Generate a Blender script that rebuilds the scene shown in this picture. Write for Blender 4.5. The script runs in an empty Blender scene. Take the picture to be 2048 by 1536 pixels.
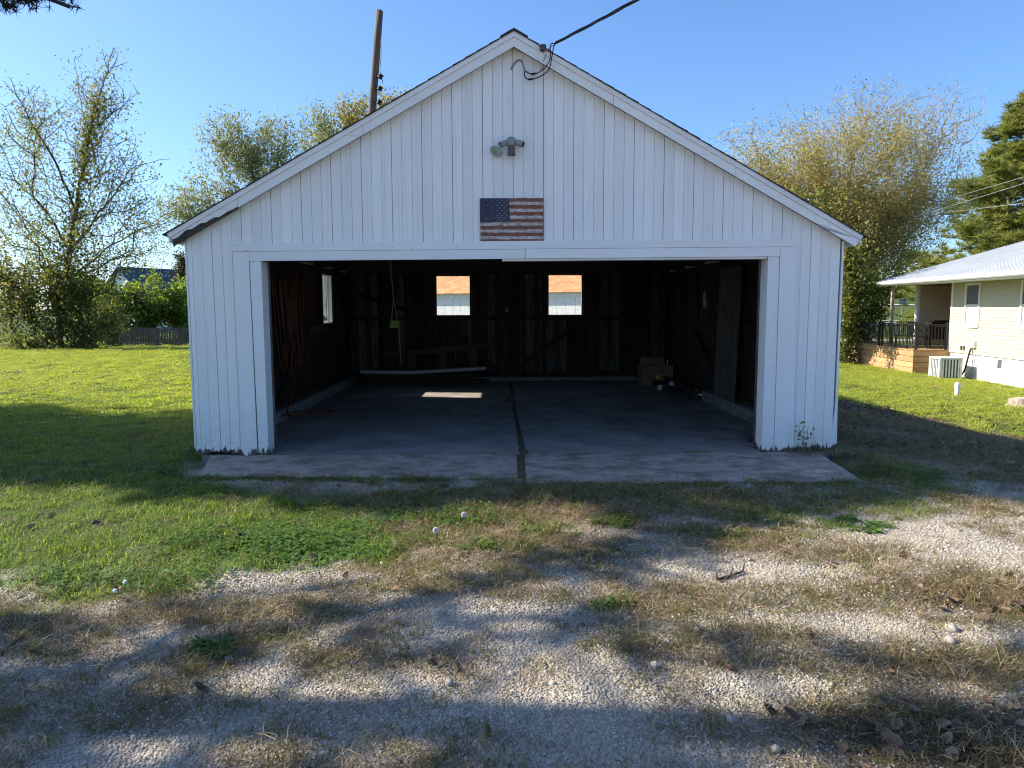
import bpy, math, random
import numpy as np
from math import radians, sin, cos, pi, sqrt, atan2
from mathutils import Vector, Matrix
random.seed(7)
RNG = np.random.default_rng(11)
S = bpy.context.scene
COL = S.collection

# ------------------------------------------------------------------ camera
FPX = 1450.0
EYE = np.array([0.0, 0.0, 1.6])
cam_d = bpy.data.cameras.new("camera")
cam = bpy.data.objects.new("camera", cam_d)
COL.objects.link(cam)
cam_d.sensor_width = 36.0
cam_d.lens = 36.0 * FPX / 2048
cam_d.clip_start = 0.05
cam_d.clip_end = 3000
RM = Matrix.Rotation(radians(84), 3, 'X') @ Matrix.Rotation(radians(-0.2), 3, 'Z')
cam.matrix_world = Matrix.Translation(Vector(EYE)) @ RM.to_4x4()
S.camera = cam
RMN = np.array(RM)

# ------------------------------------------------------------------ sky, sun, exposure
SUN_EL = radians(36)
SUN_AZ = radians(8.5)            # sun stands left and this far beyond the garage front
TO_SUN = Vector((-cos(SUN_AZ) * cos(SUN_EL), sin(SUN_AZ) * cos(SUN_EL), sin(SUN_EL)))
world = bpy.data.worlds.new("World")
S.world = world
world.use_nodes = True
wn = world.node_tree.nodes
wl = world.node_tree.links
wn.clear()
wo = wn.new("ShaderNodeOutputWorld")
wb = wn.new("ShaderNodeBackground")
ws = wn.new("ShaderNodeTexSky")
ws.sky_type = 'NISHITA'
ws.sun_disc = False
ws.sun_elevation = SUN_EL
ws.sun_rotation = atan2(TO_SUN.x, TO_SUN.y)
ws.altitude = 300
ws.air_density = 1.0
ws.dust_density = 1.2
ws.ozone_density = 8.5
wb.inputs['Strength'].default_value = 0.112
wl.new(ws.outputs[0], wb.inputs[0])
wl.new(wb.outputs[0], wo.inputs[0])
sun_d = bpy.data.lights.new("sun", 'SUN')
sun_d.energy = 5.0
sun_d.angle = radians(0.53)
sun_d.color = (1.0, 0.90, 0.76)
sun = bpy.data.objects.new("sun", sun_d)
COL.objects.link(sun)
sun.rotation_euler = (-TO_SUN).to_track_quat('-Z', 'Y').to_euler()
S.view_settings.view_transform = 'Standard'
S.view_settings.look = 'None'
S.view_settings.gamma = 1.0
S.view_settings.exposure = 1.16
S.view_settings.use_curve_mapping = False
S.render.engine = 'CYCLES'
S.cycles.max_bounces = 8
S.cycles.diffuse_bounces = 4
S.cycles.transparent_max_bounces = 8
S.cycles.use_denoising = True
S.cycles.filter_width = 1.1

# ------------------------------------------------------------------ measuring helpers (used once to place things)
def ray(px, py):
    return RMN @ np.array([(px - 1024) / FPX, -(py - 768) / FPX, -1.0])
def at_z(px, py, z=0.0):
    d = ray(px, py)
    return EYE + d * ((z - EYE[2]) / d[2])
def at_y(px, py, y):
    d = ray(px, py)
    return EYE + d * (y / d[1])
G0 = np.array([0.03, 7.8, 0.0])
GA = radians(0.9)
GU = np.array([cos(GA), sin(GA), 0]); GN = np.array([-sin(GA), cos(GA), 0])
def gar(px, py, v=0.0):
    d = ray(px, py)
    t = ((G0 + GN * v - EYE) @ GN) / (d @ GN)
    p = EYE + d * t - G0
    return float(p @ GU), float(p[2])
def to_world(u, v, z):
    return G0 + GU * u + GN * v + np.array([0, 0, z])

# ------------------------------------------------------------------ numpy noise
def _h(ix, iy, seed):
    n = (ix.astype(np.int64) * 374761393 + iy.astype(np.int64) * 668265263 + seed * 1274126177) & 0x7fffffff
    n = ((n ^ (n >> 13)) * 1274126177) & 0x7fffffff
    return ((n ^ (n >> 16)) & 0xffff) / 65535.0
def vnoise(x, y, seed=0):
    x0 = np.floor(x); y0 = np.floor(y)
    fx = x - x0; fy = y - y0
    fx = fx * fx * (3 - 2 * fx); fy = fy * fy * (3 - 2 * fy)
    a = _h(x0, y0, seed); b = _h(x0 + 1, y0, seed); c = _h(x0, y0 + 1, seed); d = _h(x0 + 1, y0 + 1, seed)
    return (a * (1 - fx) + b * fx) * (1 - fy) + (c * (1 - fx) + d * fx) * fy
def fbm(x, y, sc, seed=0, o=4):
    v = 0; a = .5; t = 0
    for k in range(o):
        v = v + a * vnoise(x * sc, y * sc, seed + k * 17); t += a; a *= .55; sc *= 2.03
    return v / t
def sstep(a, b, x):
    t = np.clip((x - a) / (b - a), 0, 1)
    return t * t * (3 - 2 * t)

# ------------------------------------------------------------------ objects
def link(o, parent=None):
    COL.objects.link(o)
    if parent is not None:
        o.parent = parent
    return o
def empty(name, loc, label, cat, rz=0.0, group=None):
    o = bpy.data.objects.new(name, None)
    o.empty_display_size = .2
    COL.objects.link(o)
    o.location = Vector([float(c) for c in loc]); o.rotation_euler = (0, 0, rz)
    o['label'] = label; o['category'] = cat
    if group: o['group'] = group
    return o
def tag(o, label, cat, group=None, kind=None):
    o['label'] = label; o['category'] = cat
    if group: o['group'] = group
    if kind: o['kind'] = kind
    return o
class MB:
    """collects simple shapes for ONE mesh"""
    def __init__(s): s.v = []; s.f = []
    def add(s, V, F):
        b = len(s.v); s.v += [tuple(map(float, p)) for p in V]; s.f += [tuple(i + b for i in f) for f in F]; return s
    def box(s, a, b, rot=None, org=None):
        x0, y0, z0 = a; x1, y1, z1 = b
        V = [(x0,y0,z0),(x1,y0,z0),(x1,y1,z0),(x0,y1,z0),(x0,y0,z1),(x1,y0,z1),(x1,y1,z1),(x0,y1,z1)]
        if rot is not None:
            o = Vector(org or (0, 0, 0)); V = [tuple(rot @ (Vector(p) - o) + o) for p in V]
        return s.add(V, [(0,3,2,1),(4,5,6,7),(0,1,5,4),(1,2,6,5),(2,3,7,6),(3,0,4,7)])
    def prism(s, poly, v0, v1, axis='y'):
        """poly of (a,b) extruded; axis y: (a,v,b); x: (v,a,b); z: (a,b,v)"""
        n = len(poly)
        mk = {'y': lambda a, b, v: (a, v, b), 'x': lambda a, b, v: (v, a, b), 'z': lambda a, b, v: (a, b, v)}[axis]
        V = [mk(a, b, v0) for a, b in poly] + [mk(a, b, v1) for a, b in poly]
        F = [tuple(range(n)), tuple(range(2 * n - 1, n - 1, -1))]
        F += [(i, i + n, (i + 1) % n + n, (i + 1) % n) for i in range(n)]
        return s.add(V, F)
    def tube(s, pts, r, n=6, cap=True):
        pts = [Vector(p) for p in pts]
        rs = r if isinstance(r, (list, tuple)) else [r] * len(pts)
        V = []; F = []
        up = Vector((.13, .31, .94))
        for i, p in enumerate(pts):
            d = (pts[min(i + 1, len(pts) - 1)] - pts[max(i - 1, 0)])
            if d.length < 1e-9: d = Vector((0, 0, 1))
            d.normalize()
            a = d.cross(up)
            if a.length < .05: a = d.cross(Vector((1, 0, 0)))
            a.normalize(); b = d.cross(a)
            for k in range(n):
                t = 2 * pi * k / n
                V.append(p + (a * cos(t) + b * sin(t)) * rs[i])
        for i in range(len(pts) - 1):
            for k in range(n):
                F.append((i * n + k, i * n + (k + 1) % n, (i + 1) * n + (k + 1) % n, (i + 1) * n + k))
        if cap:
            F.append(tuple(range(n - 1, -1, -1))); F.append(tuple(range((len(pts) - 1) * n, len(pts) * n)))
        return s.add(V, F)
    def lathe(s, prof, org=(0, 0, 0), n=16, rot=None):
        V = []; F = []
        o = Vector(org)
        for r, z in prof:
            for k in range(n):
                t = 2 * pi * k / n
                p = Vector((r * cos(t), r * sin(t), z))
                if rot is not None: p = rot @ p
                V.append(p + o)
        for i in range(len(prof) - 1):
            for k in range(n):
                F.append((i * n + k, i * n + (k + 1) % n, (i + 1) * n + (k + 1) % n, (i + 1) * n + k))
        F.append(tuple(range(n - 1, -1, -1))); F.append(tuple(range((len(prof) - 1) * n, len(prof) * n)))
        return s.add(V, F)
    def obj(s, name, mat, parent=None, smooth=False):
        me = bpy.data.meshes.new(name)
        me.from_pydata(s.v, [], s.f)
        if smooth:
            me.polygons.foreach_set('use_smooth', [True] * len(me.polygons))
        me.materials.append(mat)
        me.update()
        return link(bpy.data.objects.new(name, me), parent)
def box(name, a, b, mat, parent=None):
    return MB().box(a, b).obj(name, mat, parent)
def np_mesh(name, V, F, mat, parent=None, smooth=False, lnk=True):
    """V (N,3), F (M,k) arrays"""
    V = np.asarray(V, np.float32); F = np.asarray(F, np.int32)
    me = bpy.data.meshes.new(name)
    k = F.shape[1]
    me.vertices.add(len(V)); me.vertices.foreach_set('co', V.ravel())
    me.loops.add(F.size); me.loops.foreach_set('vertex_index', F.ravel())
    me.polygons.add(len(F)); me.polygons.foreach_set('loop_start', np.arange(0, F.size, k, dtype=np.int32))
    me.polygons.foreach_set('loop_total', np.full(len(F), k, np.int32))
    if smooth: me.polygons.foreach_set('use_smooth', np.ones(len(F), bool))
    me.update(calc_edges=True)
    me.materials.append(mat)
    o = bpy.data.objects.new(name, me)
    if lnk: link(o, parent)
    return o
def copy_obj(o, parent=None, loc=None):
    c = o.copy(); COL.objects.link(c)
    if parent is not None: c.parent = parent
    if loc is not None: c.location = loc
    return c

# ------------------------------------------------------------------ materials
class NT:
    def __init__(s, name):
        s.m = bpy.data.materials.new(name); s.m.use_nodes = True
        s.t = s.m.node_tree; s.n = s.t.nodes; s.l = s.t.links
        s.b = s.n['Principled BSDF']; s.out = s.n['Material Output']
    def new(s, t, **k):
        n = s.n.new(t)
        for a, v in k.items(): setattr(n, a, v)
        return n
    def put(s, sock, v):
        if hasattr(v, 'is_linked') or isinstance(v, bpy.types.NodeSocket): s.l.new(v, sock)
        elif isinstance(v, (tuple, list)) and len(v) == 3 and sock.type == 'RGBA': sock.default_value = (*v, 1)
        else: sock.default_value = v
    def coord(s, kind='Object', scale=(1, 1, 1)):
        c = s.new('ShaderNodeTexCoord'); m = s.new('ShaderNodeMapping')
        m.inputs['Scale'].default_value = scale
        s.l.new(c.outputs[kind], m.inputs['Vector'])
        return m.outputs[0]
    def noise(s, vec, sc=5, det=5, rough=.6, dist=0):
        n = s.new('ShaderNodeTexNoise')
        n.inputs['Scale'].default_value = sc; n.inputs['Detail'].default_value = det
        n.inputs['Roughness'].default_value = rough; n.inputs['Distortion'].default_value = dist
        s.l.new(vec, n.inputs['Vector']); return n.outputs['Fac']
    def ramp(s, fac, stops, interp='LINEAR'):
        r = s.new('ShaderNodeValToRGB'); r.color_ramp.interpolation = interp
        e = r.color_ramp.elements
        while len(e) < len(stops): e.new(.5)
        for k, (p, c) in enumerate(stops):
            e[k].position = p; e[k].color = (*c, 1) if len(c) == 3 else c
        s.put(r.inputs[0], fac); return r.outputs[0]
    def mix(s, f, a, b, mode='MIX'):
        m = s.new('ShaderNodeMix', data_type='RGBA', blend_type=mode)
        s.put(m.inputs[0], f); s.put(m.inputs[6], a); s.put(m.inputs[7], b); return m.outputs[2]
    def math(s, op, a, b=0.0, c=0.0, clamp=False):
        m = s.new('ShaderNodeMath', operation=op, use_clamp=clamp)
        s.put(m.inputs[0], a); s.put(m.inputs[1], b); s.put(m.inputs[2], c); return m.outputs[0]
    def sep(s, vec):
        x = s.new('ShaderNodeSeparateXYZ'); s.l.new(vec, x.inputs[0]); return x.outputs
    def bump(s, h, st=.3, d=.01):
        b = s.new('ShaderNodeBump'); b.inputs['Strength'].default_value = st; b.inputs['Distance'].default_value = d
        s.l.new(h, b.inputs['Height']); s.l.new(b.outputs[0], s.b.inputs['Normal'])
    def fin(s, col=None, rough=.8, spec=.3, metal=0):
        if col is not None: s.put(s.b.inputs['Base Color'], col)
        s.put(s.b.inputs['Roughness'], rough)
        s.b.inputs['Specular IOR Level'].default_value = spec
        s.b.inputs['Metallic'].default_value = metal
        return s.m
def m_noise(name, c1, c2, sc=6, stretch=(1, 1, 1), rough=.8, spec=.3, bump=.15, bd=.005, metal=0, rnd=0.0, coord='Object', det=5):
    t = NT(name); v = t.coord(coord, stretch)
    f = t.noise(v, sc, det, .62)
    c = t.ramp(f, [(.32, c1), (.7, c2)])
    if rnd:
        oi = t.new('ShaderNodeObjectInfo')
        k = t.math('MULTIPLY_ADD', oi.outputs['Random'], rnd, 1 - rnd / 2)
        c = t.mix(1.0, c, comb(t, k), 'MULTIPLY')
    if bump: t.bump(f, bump, bd)
    return t.fin(c, rough, spec, metal)
def comb(t, k):
    c = t.new('ShaderNodeCombineXYZ')
    for i in range(3): t.l.new(k, c.inputs[i])
    return c.outputs[0]
def m_plain(name, c, rough=.7, spec=.3, metal=0):
    return m_noise(name, tuple(x * .86 for x in c), tuple(min(1, x * 1.1) for x in c), 9, rough=rough, spec=spec, bump=.04, metal=metal)
def m_paint(name, base=(.88, .875, .85), wear=1.0, vert=True):
    t = NT(name)
    v = t.coord('Object'); st = (9, 9, .8) if vert else (.8, 9, 9)
    grain = t.noise(t.coord('Object', tuple(3 * x for x in st)), 4, 6, .65)
    n1 = t.noise(t.coord('Object', st), 1.6, 6, .7, .4)
    n2 = t.noise(v, 22, 5, .7)
    z = t.sep(v)[2]
    low = t.math('MULTIPLY', t.math('SUBTRACT', .40, z), 2.4, clamp=True)
    low = t.math('POWER', low, 3.0)
    thr = t.math('SUBTRACT', .735, t.math('MULTIPLY', low, .56 * wear))
    hd = t.math('SUBTRACT', 1.0, t.math('MULTIPLY', t.math('ABSOLUTE', t.math('SUBTRACT', z, 2.36)), 9.0), clamp=True)
    thr = t.math('SUBTRACT', thr, t.math('MULTIPLY', hd, .085 * wear))
    pk = t.math('ADD', t.math('MULTIPLY', n1, .72), t.math('MULTIPLY', n2, .28))
    mask = t.math('MULTIPLY', t.math('SUBTRACT', pk, thr), 30.0, clamp=True)
    scr = t.math('MULTIPLY', t.math('SUBTRACT', t.noise(t.coord('Object', tuple(2 * x for x in st)), 5, 3, .55), .70), 40.0, clamp=True)
    mask = t.math('MAXIMUM', mask, t.math('MULTIPLY', scr, .45 * wear))
    dirt = t.noise(v, 1.3, 5, .6)
    paint = t.mix(t.math('MULTIPLY', t.math('SUBTRACT', dirt, .42), 1.2, clamp=True), base, tuple(b * k for b, k in zip(base, (.86, .84, .80))))
    paint = t.mix(t.math('MULTIPLY', t.math('SUBTRACT', grain, .5), .9, clamp=True), paint, tuple(b * .80 for b in base))
    oi = t.new('ShaderNodeObjectInfo')
    paint = t.mix(1.0, paint, comb(t, t.math('MULTIPLY_ADD', oi.outputs['Random'], .10, .92)), 'MULTIPLY')
    stk = t.noise(t.coord('Object', (26, 26, .5) if vert else (.5, 26, 26)), 1.0, 4, .6)
    paint = t.mix(t.math('MULTIPLY', t.math('SUBTRACT', stk, .55), 2.4, clamp=True), paint, tuple(b * k for b, k in zip(base, (.72, .69, .63))))
    grime = t.math('MULTIPLY', t.math('MULTIPLY', t.math('SUBTRACT', .55, z), 1.6, clamp=True), t.math('MULTIPLY', t.math('SUBTRACT', n2, .30), 2.2, clamp=True))
    paint = t.mix(t.math('MULTIPLY', grime, .55), paint, (.34, .31, .25))
    nail = t.new('ShaderNodeTexVoronoi'); nail.inputs['Scale'].default_value = 1.0; t.l.new(t.coord('Object', (9.4, 9.4, 3.1) if vert else (3.1, 9, 9)), nail.inputs['Vector'])
    nl = t.math('MULTIPLY', t.math('SUBTRACT', .045, nail.outputs['Distance']), 60.0, clamp=True)
    paint = t.mix(t.math('MULTIPLY', nl, .5), paint, (.20, .15, .11))
    wood = t.ramp(grain, [(.3, (.045, .038, .03)), (.7, (.15, .125, .10))])
    t.bump(t.math('SUBTRACT', t.math('MULTIPLY', grain, .5), t.math('MULTIPLY', mask, .8)), .35, .004)
    return t.fin(t.mix(mask, paint, wood), .62, .3)
def m_leaf(name, cols, trans=.35, rough=.55, inst=False):
    """leaf colours vary leaf by leaf; some light passes through"""
    t = NT(name)
    if inst: f = t.new('ShaderNodeObjectInfo').outputs['Random']
    else: f = t.new('ShaderNodeNewGeometry').outputs['Random Per Island']
    c = t.ramp(f, [(k / max(1, len(cols) - 1), x) for k, x in enumerate(cols)])
    t.fin(c, rough, .25)
    tr = t.new('ShaderNodeBsdfTranslucent'); t.l.new(c, tr.inputs[0])
    tc = t.mix(1.0, c, (1.35, 1.4, .75), 'MULTIPLY'); t.l.new(tc, tr.inputs[0])
    mx = t.new('ShaderNodeMixShader'); mx.inputs[0].default_value = trans
    t.l.new(t.b.outputs[0], mx.inputs[1]); t.l.new(tr.outputs[0], mx.inputs[2]); t.l.new(mx.outputs[0], t.out.inputs[0])
    return t.m

M = {}
M['white'] = m_paint('white_paint')
M['white_h'] = m_paint('white_paint_rails', vert=False)
M['white_trim'] = m_paint('white_trim_paint', (.87, .87, .855), .8)
M['rake'] = m_paint('rake_paint', (.85, .85, .835), 1.0, vert=False)
M['rot'] = m_noise('rotten_wood', (.02, .018, .015), (.09, .08, .065), 8, (1, 8, 8), bump=.6)
M['oldwood'] = m_noise('old_wood', (.012, .0085, .006), (.075, .054, .038), 3, (9, 9, .6), bump=.4, rnd=.9)
M['greywood'] = m_noise('grey_wood', (.045, .04, .034), (.18, .162, .14), 3, (9, 9, .6), bump=.4, rnd=.5)
M['redwood'] = m_noise('red_stained_wood', (.028, .010, .006), (.085, .033, .02), 3, (9, 9, .6), bump=.4, rnd=.4)
M['beam'] = m_noise('beam_wood', (.014, .011, .008), (.05, .038, .027), 4, (1, 9, 9), bump=.3, rnd=.4)
M['lumber'] = m_noise('lumber', (.05, .034, .02), (.12, .08, .048), 4, (.6, 9, 9), bump=.3, rnd=.5)
M['floor'] = m_noise('garage_floor', (.17, .155, .14), (.39, .36, .325), 1.6, bump=.25, rough=.7, det=9)
t = NT('apron_concrete'); v = t.coord()
c = t.ramp(t.noise(v, 7, 10, .7), [(.3, (.25, .21, .17)), (.7, (.47, .41, .34))])
c = t.mix(t.math('MULTIPLY', t.math('SUBTRACT', t.noise(t.coord('Object', (1, 1.6, 1)), 2.2, 8, .7), .46), 5, clamp=True), c, (.15, .12, .095))
c = t.mix(t.math('MULTIPLY', t.math('SUBTRACT', t.noise(v, 90, 3, .6), .66), 14, clamp=True), c, (.55, .53, .50))
t.bump(t.noise(v, 60, 8, .75), .6, .006); M['apron'] = t.fin(c, .9, .2)
M['curb'] = m_noise('curb_concrete', (.16, .16, .15), (.27, .26, .25), 5, bump=.4, det=8)
M['shingle'] = m_noise('asphalt_shingle', (.025, .026, .03), (.07, .07, .075), 60, rough=.95, bump=.4, rnd=.4)
M['joint'] = m_noise('shaded_joint_paint', (.10, .095, .085), (.20, .19, .175), 6)
M['sheath'] = m_noise('sheathing', (.02, .018, .015), (.05, .045, .04), 6)
M['black'] = m_plain('black_rubber', (.010, .010, .011), .6)
M['greyplastic'] = m_plain('grey_plastic', (.27, .27, .25), .5)
M['dgrey'] = m_plain('dark_grey_plastic', (.10, .085, .08), .5)
M['pole'] = m_noise('pole_wood', (.045, .035, .028), (.17, .135, .105), 4, (8, 8, .5), bump=.6)
M['bark'] = m_noise('bark', (.035, .028, .022), (.11, .09, .07), 5, (4, 4, 1), bump=.6)
M['twig'] = m_noise('twig_bark', (.17, .135, .10), (.34, .28, .21), 6, bump=.2)
M['twigdark'] = m_noise('dark_bark', (.022, .018, .015), (.07, .055, .045), 6, bump=.2)

# ------------------------------------------------------------------ ground: height and cover, measured from the place
def terrain(x, y):
    x = np.asarray(x, float); y = np.asarray(y, float)
    right = -(.42 * sstep(3.9, 8.0, x) + .45 * sstep(7.5, 16, x) + .15 * sstep(18, 30, x)) * sstep(4.5, 12, y)
    left = -.65 * sstep(28.5, 40, y)
    w = sstep(-8, 8, x)
    far = (.85 * sstep(66, 98, y) + 5.2 * sstep(92, 165, y)) * sstep(10, 30, x)
    far = far + 2.0 * sstep(90, 260, y) * (1 - sstep(10, 30, x))
    z = right + left * (1 - w) + w * (-.13 * sstep(30, 50, y)) + far
    return z

def soft(px, py, cx, cy, rx, ry):
    return 1
def blobs(x, y, L):
    """soft patches, each centre and size measured on the ground"""
    out = np.zeros_like(x)
    for (cx, cy, rx, ry, w) in L:
        p = at_z(cx, cy); d = p[1]
        sx = rx * d / FPX; sy = ry * d * d / (FPX * 1.6)
        q = np.exp(-(((x - p[0]) / sx) ** 2 + ((y - p[1]) / sy) ** 2) * .9)
        out = np.maximum(out, w * q)
    return out
LAWN_PX = [(-500, 1215), (0, 1195), (200, 1185), (400, 1168), (600, 1135), (740, 1105), (785, 1075), (760, 1030), (650, 990), (560, 975), (395, 956), (392, 915)]
LAWN = [tuple(at_z(*p)[:2]) for p in LAWN_PX] + [(-3.4, 8.0), (-3.55, 16.5), (3.55, 16.5)]
def poly_sd(x, y, P):
    """signed distance, inside positive"""
    n = len(P); d = np.full(x.shape, 1e9); ins = np.zeros(x.shape, bool)
    for i in range(n):
        ax, ay = P[i]; bx, by = P[(i + 1) % n]
        ex, ey = bx - ax, by - ay; wx, wy = x - ax, y - ay
        t = np.clip((wx * ex + wy * ey) / (ex * ex + ey * ey + 1e-9), 0, 1)
        d = np.minimum(d, (wx - ex * t) ** 2 + (wy - ey * t) ** 2)
        c = ((ay > y) != (by > y)) & (x < (bx - ax) * (y - ay) / ((by - ay) if by != ay else 1e-9) + ax)
        ins ^= c
    d = np.sqrt(d); return np.where(ins, d, -d)
RLAWN = [(3.6, 18.5), (5.4, 17.2), (6.7, 15.4), (7.2, 14), (7.5, 12.5), (7.9, 10.6), (8.8, 8.4), (14, 7.5), (400, 7), (400, 900), (3.6, 900)]
BIGLAWN = LAWN + [(3.6, 900), (-400, 900), (-400, LAWN[0][1])]
DRY = [(450, 1230, 220, 40, .8), (160, 1300, 170, 36, .7), (1050, 1190, 200, 20, .7), (1300, 1300, 130, 34, .7), (1620, 1330, 160, 34, .8), (1400, 1470, 160, 36, .6), (480, 1400, 150, 36, .6), (1740, 1120, 120, 22, .6), (1520, 1180, 130, 22, .7), (1180, 1255, 110, 26, .6), (1250, 1000, 430, 36, .95), (960, 1035, 270, 46, .8), (1060, 1100, 270, 40, .85), (640, 1215, 330, 34, .75),
       (530, 1260, 170, 50, .7), (430, 1315, 110, 45, .9), (250, 1425, 190, 55, .85), (80, 1245, 140, 45, .8), (1500, 1085, 200, 34, .75),
       (1330, 1205, 220, 50, .85), (1480, 1275, 190, 36, .8), (1750, 1190, 270, 45, .8), (1990, 1190, 150, 60, .95),
       (1850, 1330, 330, 60, .95), (1880, 1470, 330, 90, 1.0), (1650, 1420, 200, 40, .6), (640, 1450, 190, 60, .7), (320, 1335, 160, 30, .6), (1560, 1210, 200, 30, .6),
       (600, 980, 200, 24, .5), (820, 1000, 200, 26, .9), (1980, 1010, 150, 40, .7), (1900, 1140, 120, 22, .5), (850, 1175, 240, 24, .8), (1150, 1330, 160, 26, .35),
       (820, 1070, 160, 40, .8), (1150, 1020, 260, 40, .8), (1400, 1060, 260, 26, .6), (1250, 1130, 160, 24, .5), (1640, 1110, 200, 30, .6), (1860, 860, 330, 55, .9), (1980, 920, 260, 60, .85), (1760, 1000, 120, 40, .6), (700, 1310, 240, 30, .5), (760, 1400, 160, 30, .4), (60, 1400, 130, 60, .5)]
GREEN = [(1150, 985, 320, 18, .8), (660, 1010, 120, 30, .9), (880, 1075, 90, 20, .8), (1050, 1095, 120, 18, .6), (1380, 1010, 110, 18, .7), (1640, 1010, 90, 18, .7), (500, 1215, 80, 14, .5), (1560, 1075, 60, 12, .7), (1760, 940, 90, 60, 1.0), (1720, 1000, 120, 34, .9), (1560, 1030, 130, 22, .8), (1240, 1042, 60, 14, .9), (1000, 1010, 90, 26, .8), (900, 1040, 90, 26, .9),
         (760, 1000, 120, 26, .7), (1085, 1062, 60, 20, .8), (1320, 990, 120, 22, .6), (1460, 1070, 50, 12, .9), (1700, 1052, 90, 14, .8), (720, 1110, 110, 24, .8),
         (430, 1300, 70, 24, .6), (600, 1280, 60, 14, .5), (60, 1270, 70, 24, .5), (1220, 1210, 70, 20, .5), (250, 1180, 150, 18, .8)]
LEAFY = [(1900, 1470, 380, 110, 1.2), (1950, 1200, 160, 60, .8), (1700, 1430, 200, 50, .6), (1900, 1340, 200, 50, .6), (1980, 900, 200, 50, .5), (250, 1480, 200, 50, .4)]
GRAV = [(1975, 985, 120, 36, 1), (1760, 856, 100, 14, .9), (1905, 935, 70, 18, .8), (1830, 1010, 110, 22, .8), (2040, 1060, 90, 40, .9), (960, 1235, 230, 45, 1), (830, 1440, 280, 70, 1), (1150, 1420, 230, 80, .9), (1440, 1370, 170, 40, .9), (1870, 1055, 170, 28, .9), (560, 1390, 140, 40, .7), (1480, 1150, 170, 24, .7), (280, 1280, 110, 26, .7), (1560, 1245, 90, 20, .7), (150, 1400, 90, 40, .6)]
def cover(x, y):
    """-> lush grass, dry and weedy cover, green weeds, fallen leaves (each 0..1)"""
    x = np.asarray(x, float); y = np.asarray(y, float)
    n1 = fbm(x, y, 1.3, 3); n2 = fbm(x, y, 4.5, 9); n3 = fbm(x, y, .35, 21)
    wob = (n1 - .5) * 1.1 + (n2 - .5) * .55
    lw = sstep(-.22, .30, poly_sd(x, y, BIGLAWN) + wob * .9)
    rw = sstep(-.4, .5, poly_sd(x, y, RLAWN) + wob * 1.6)
    lush = np.maximum(lw, rw)
    near = (y < 16).astype(float)
    dry = np.clip(blobs(x, y, DRY) * 2.1 - (1 - n2) * .55 - (1 - n1) * .35 + .08, 0, 1) * near
    dry = np.maximum(dry, np.clip((n1 * .45 + n2 * .55 - .455) * 6, 0, .88) * near)
    rd = sstep(3.3, 4.2, x) * sstep(7.2, 8.6, y) * near
    dry = np.maximum(dry, rd * np.clip(.12 + (n2 * .6 + n1 * .4 - .40) * 2.6, 0, .6))
    gv = blobs(x, y, GRAV); dry = dry * (1 - .85 * gv)
    grn = np.clip(blobs(x, y, GREEN) * 1.3 - (1 - n2) * .35 - .08, 0, 1) * near
    leaf = np.clip(np.maximum(blobs(x, y, LEAFY), rd * .95) * 1.3 - (1 - n1) * .5 - gv * .8, 0, 1) * near
    return lush, dry, grn, leaf
def ground_z(x, y):
    x = np.asarray(x, float); y = np.asarray(y, float)
    z = terrain(x, y)
    k = 1 - sstep(12, 20, y)
    z = z + ((fbm(x, y, .8, 41) - .5) * .07 + (fbm(x, y, 5, 43) - .5) * .022) * k
    # bedded down under the slab and the apron
    u = (x - G0[0]) * GU[0] + (y - G0[1]) * GU[1]; v = (x - G0[0]) * GN[0] + (y - G0[1]) * GN[1]
    vf = np.where(u < .07, -.95 - .055 * (u + 3.2), -1.34)
    ins = sstep(vf - .02, vf + .10, v) * (1 - sstep(3.45, 3.75, np.abs(u))) * (1 - sstep(8.2, 8.6, v))
    return z * (1 - ins) + ins * (-.10)

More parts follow.
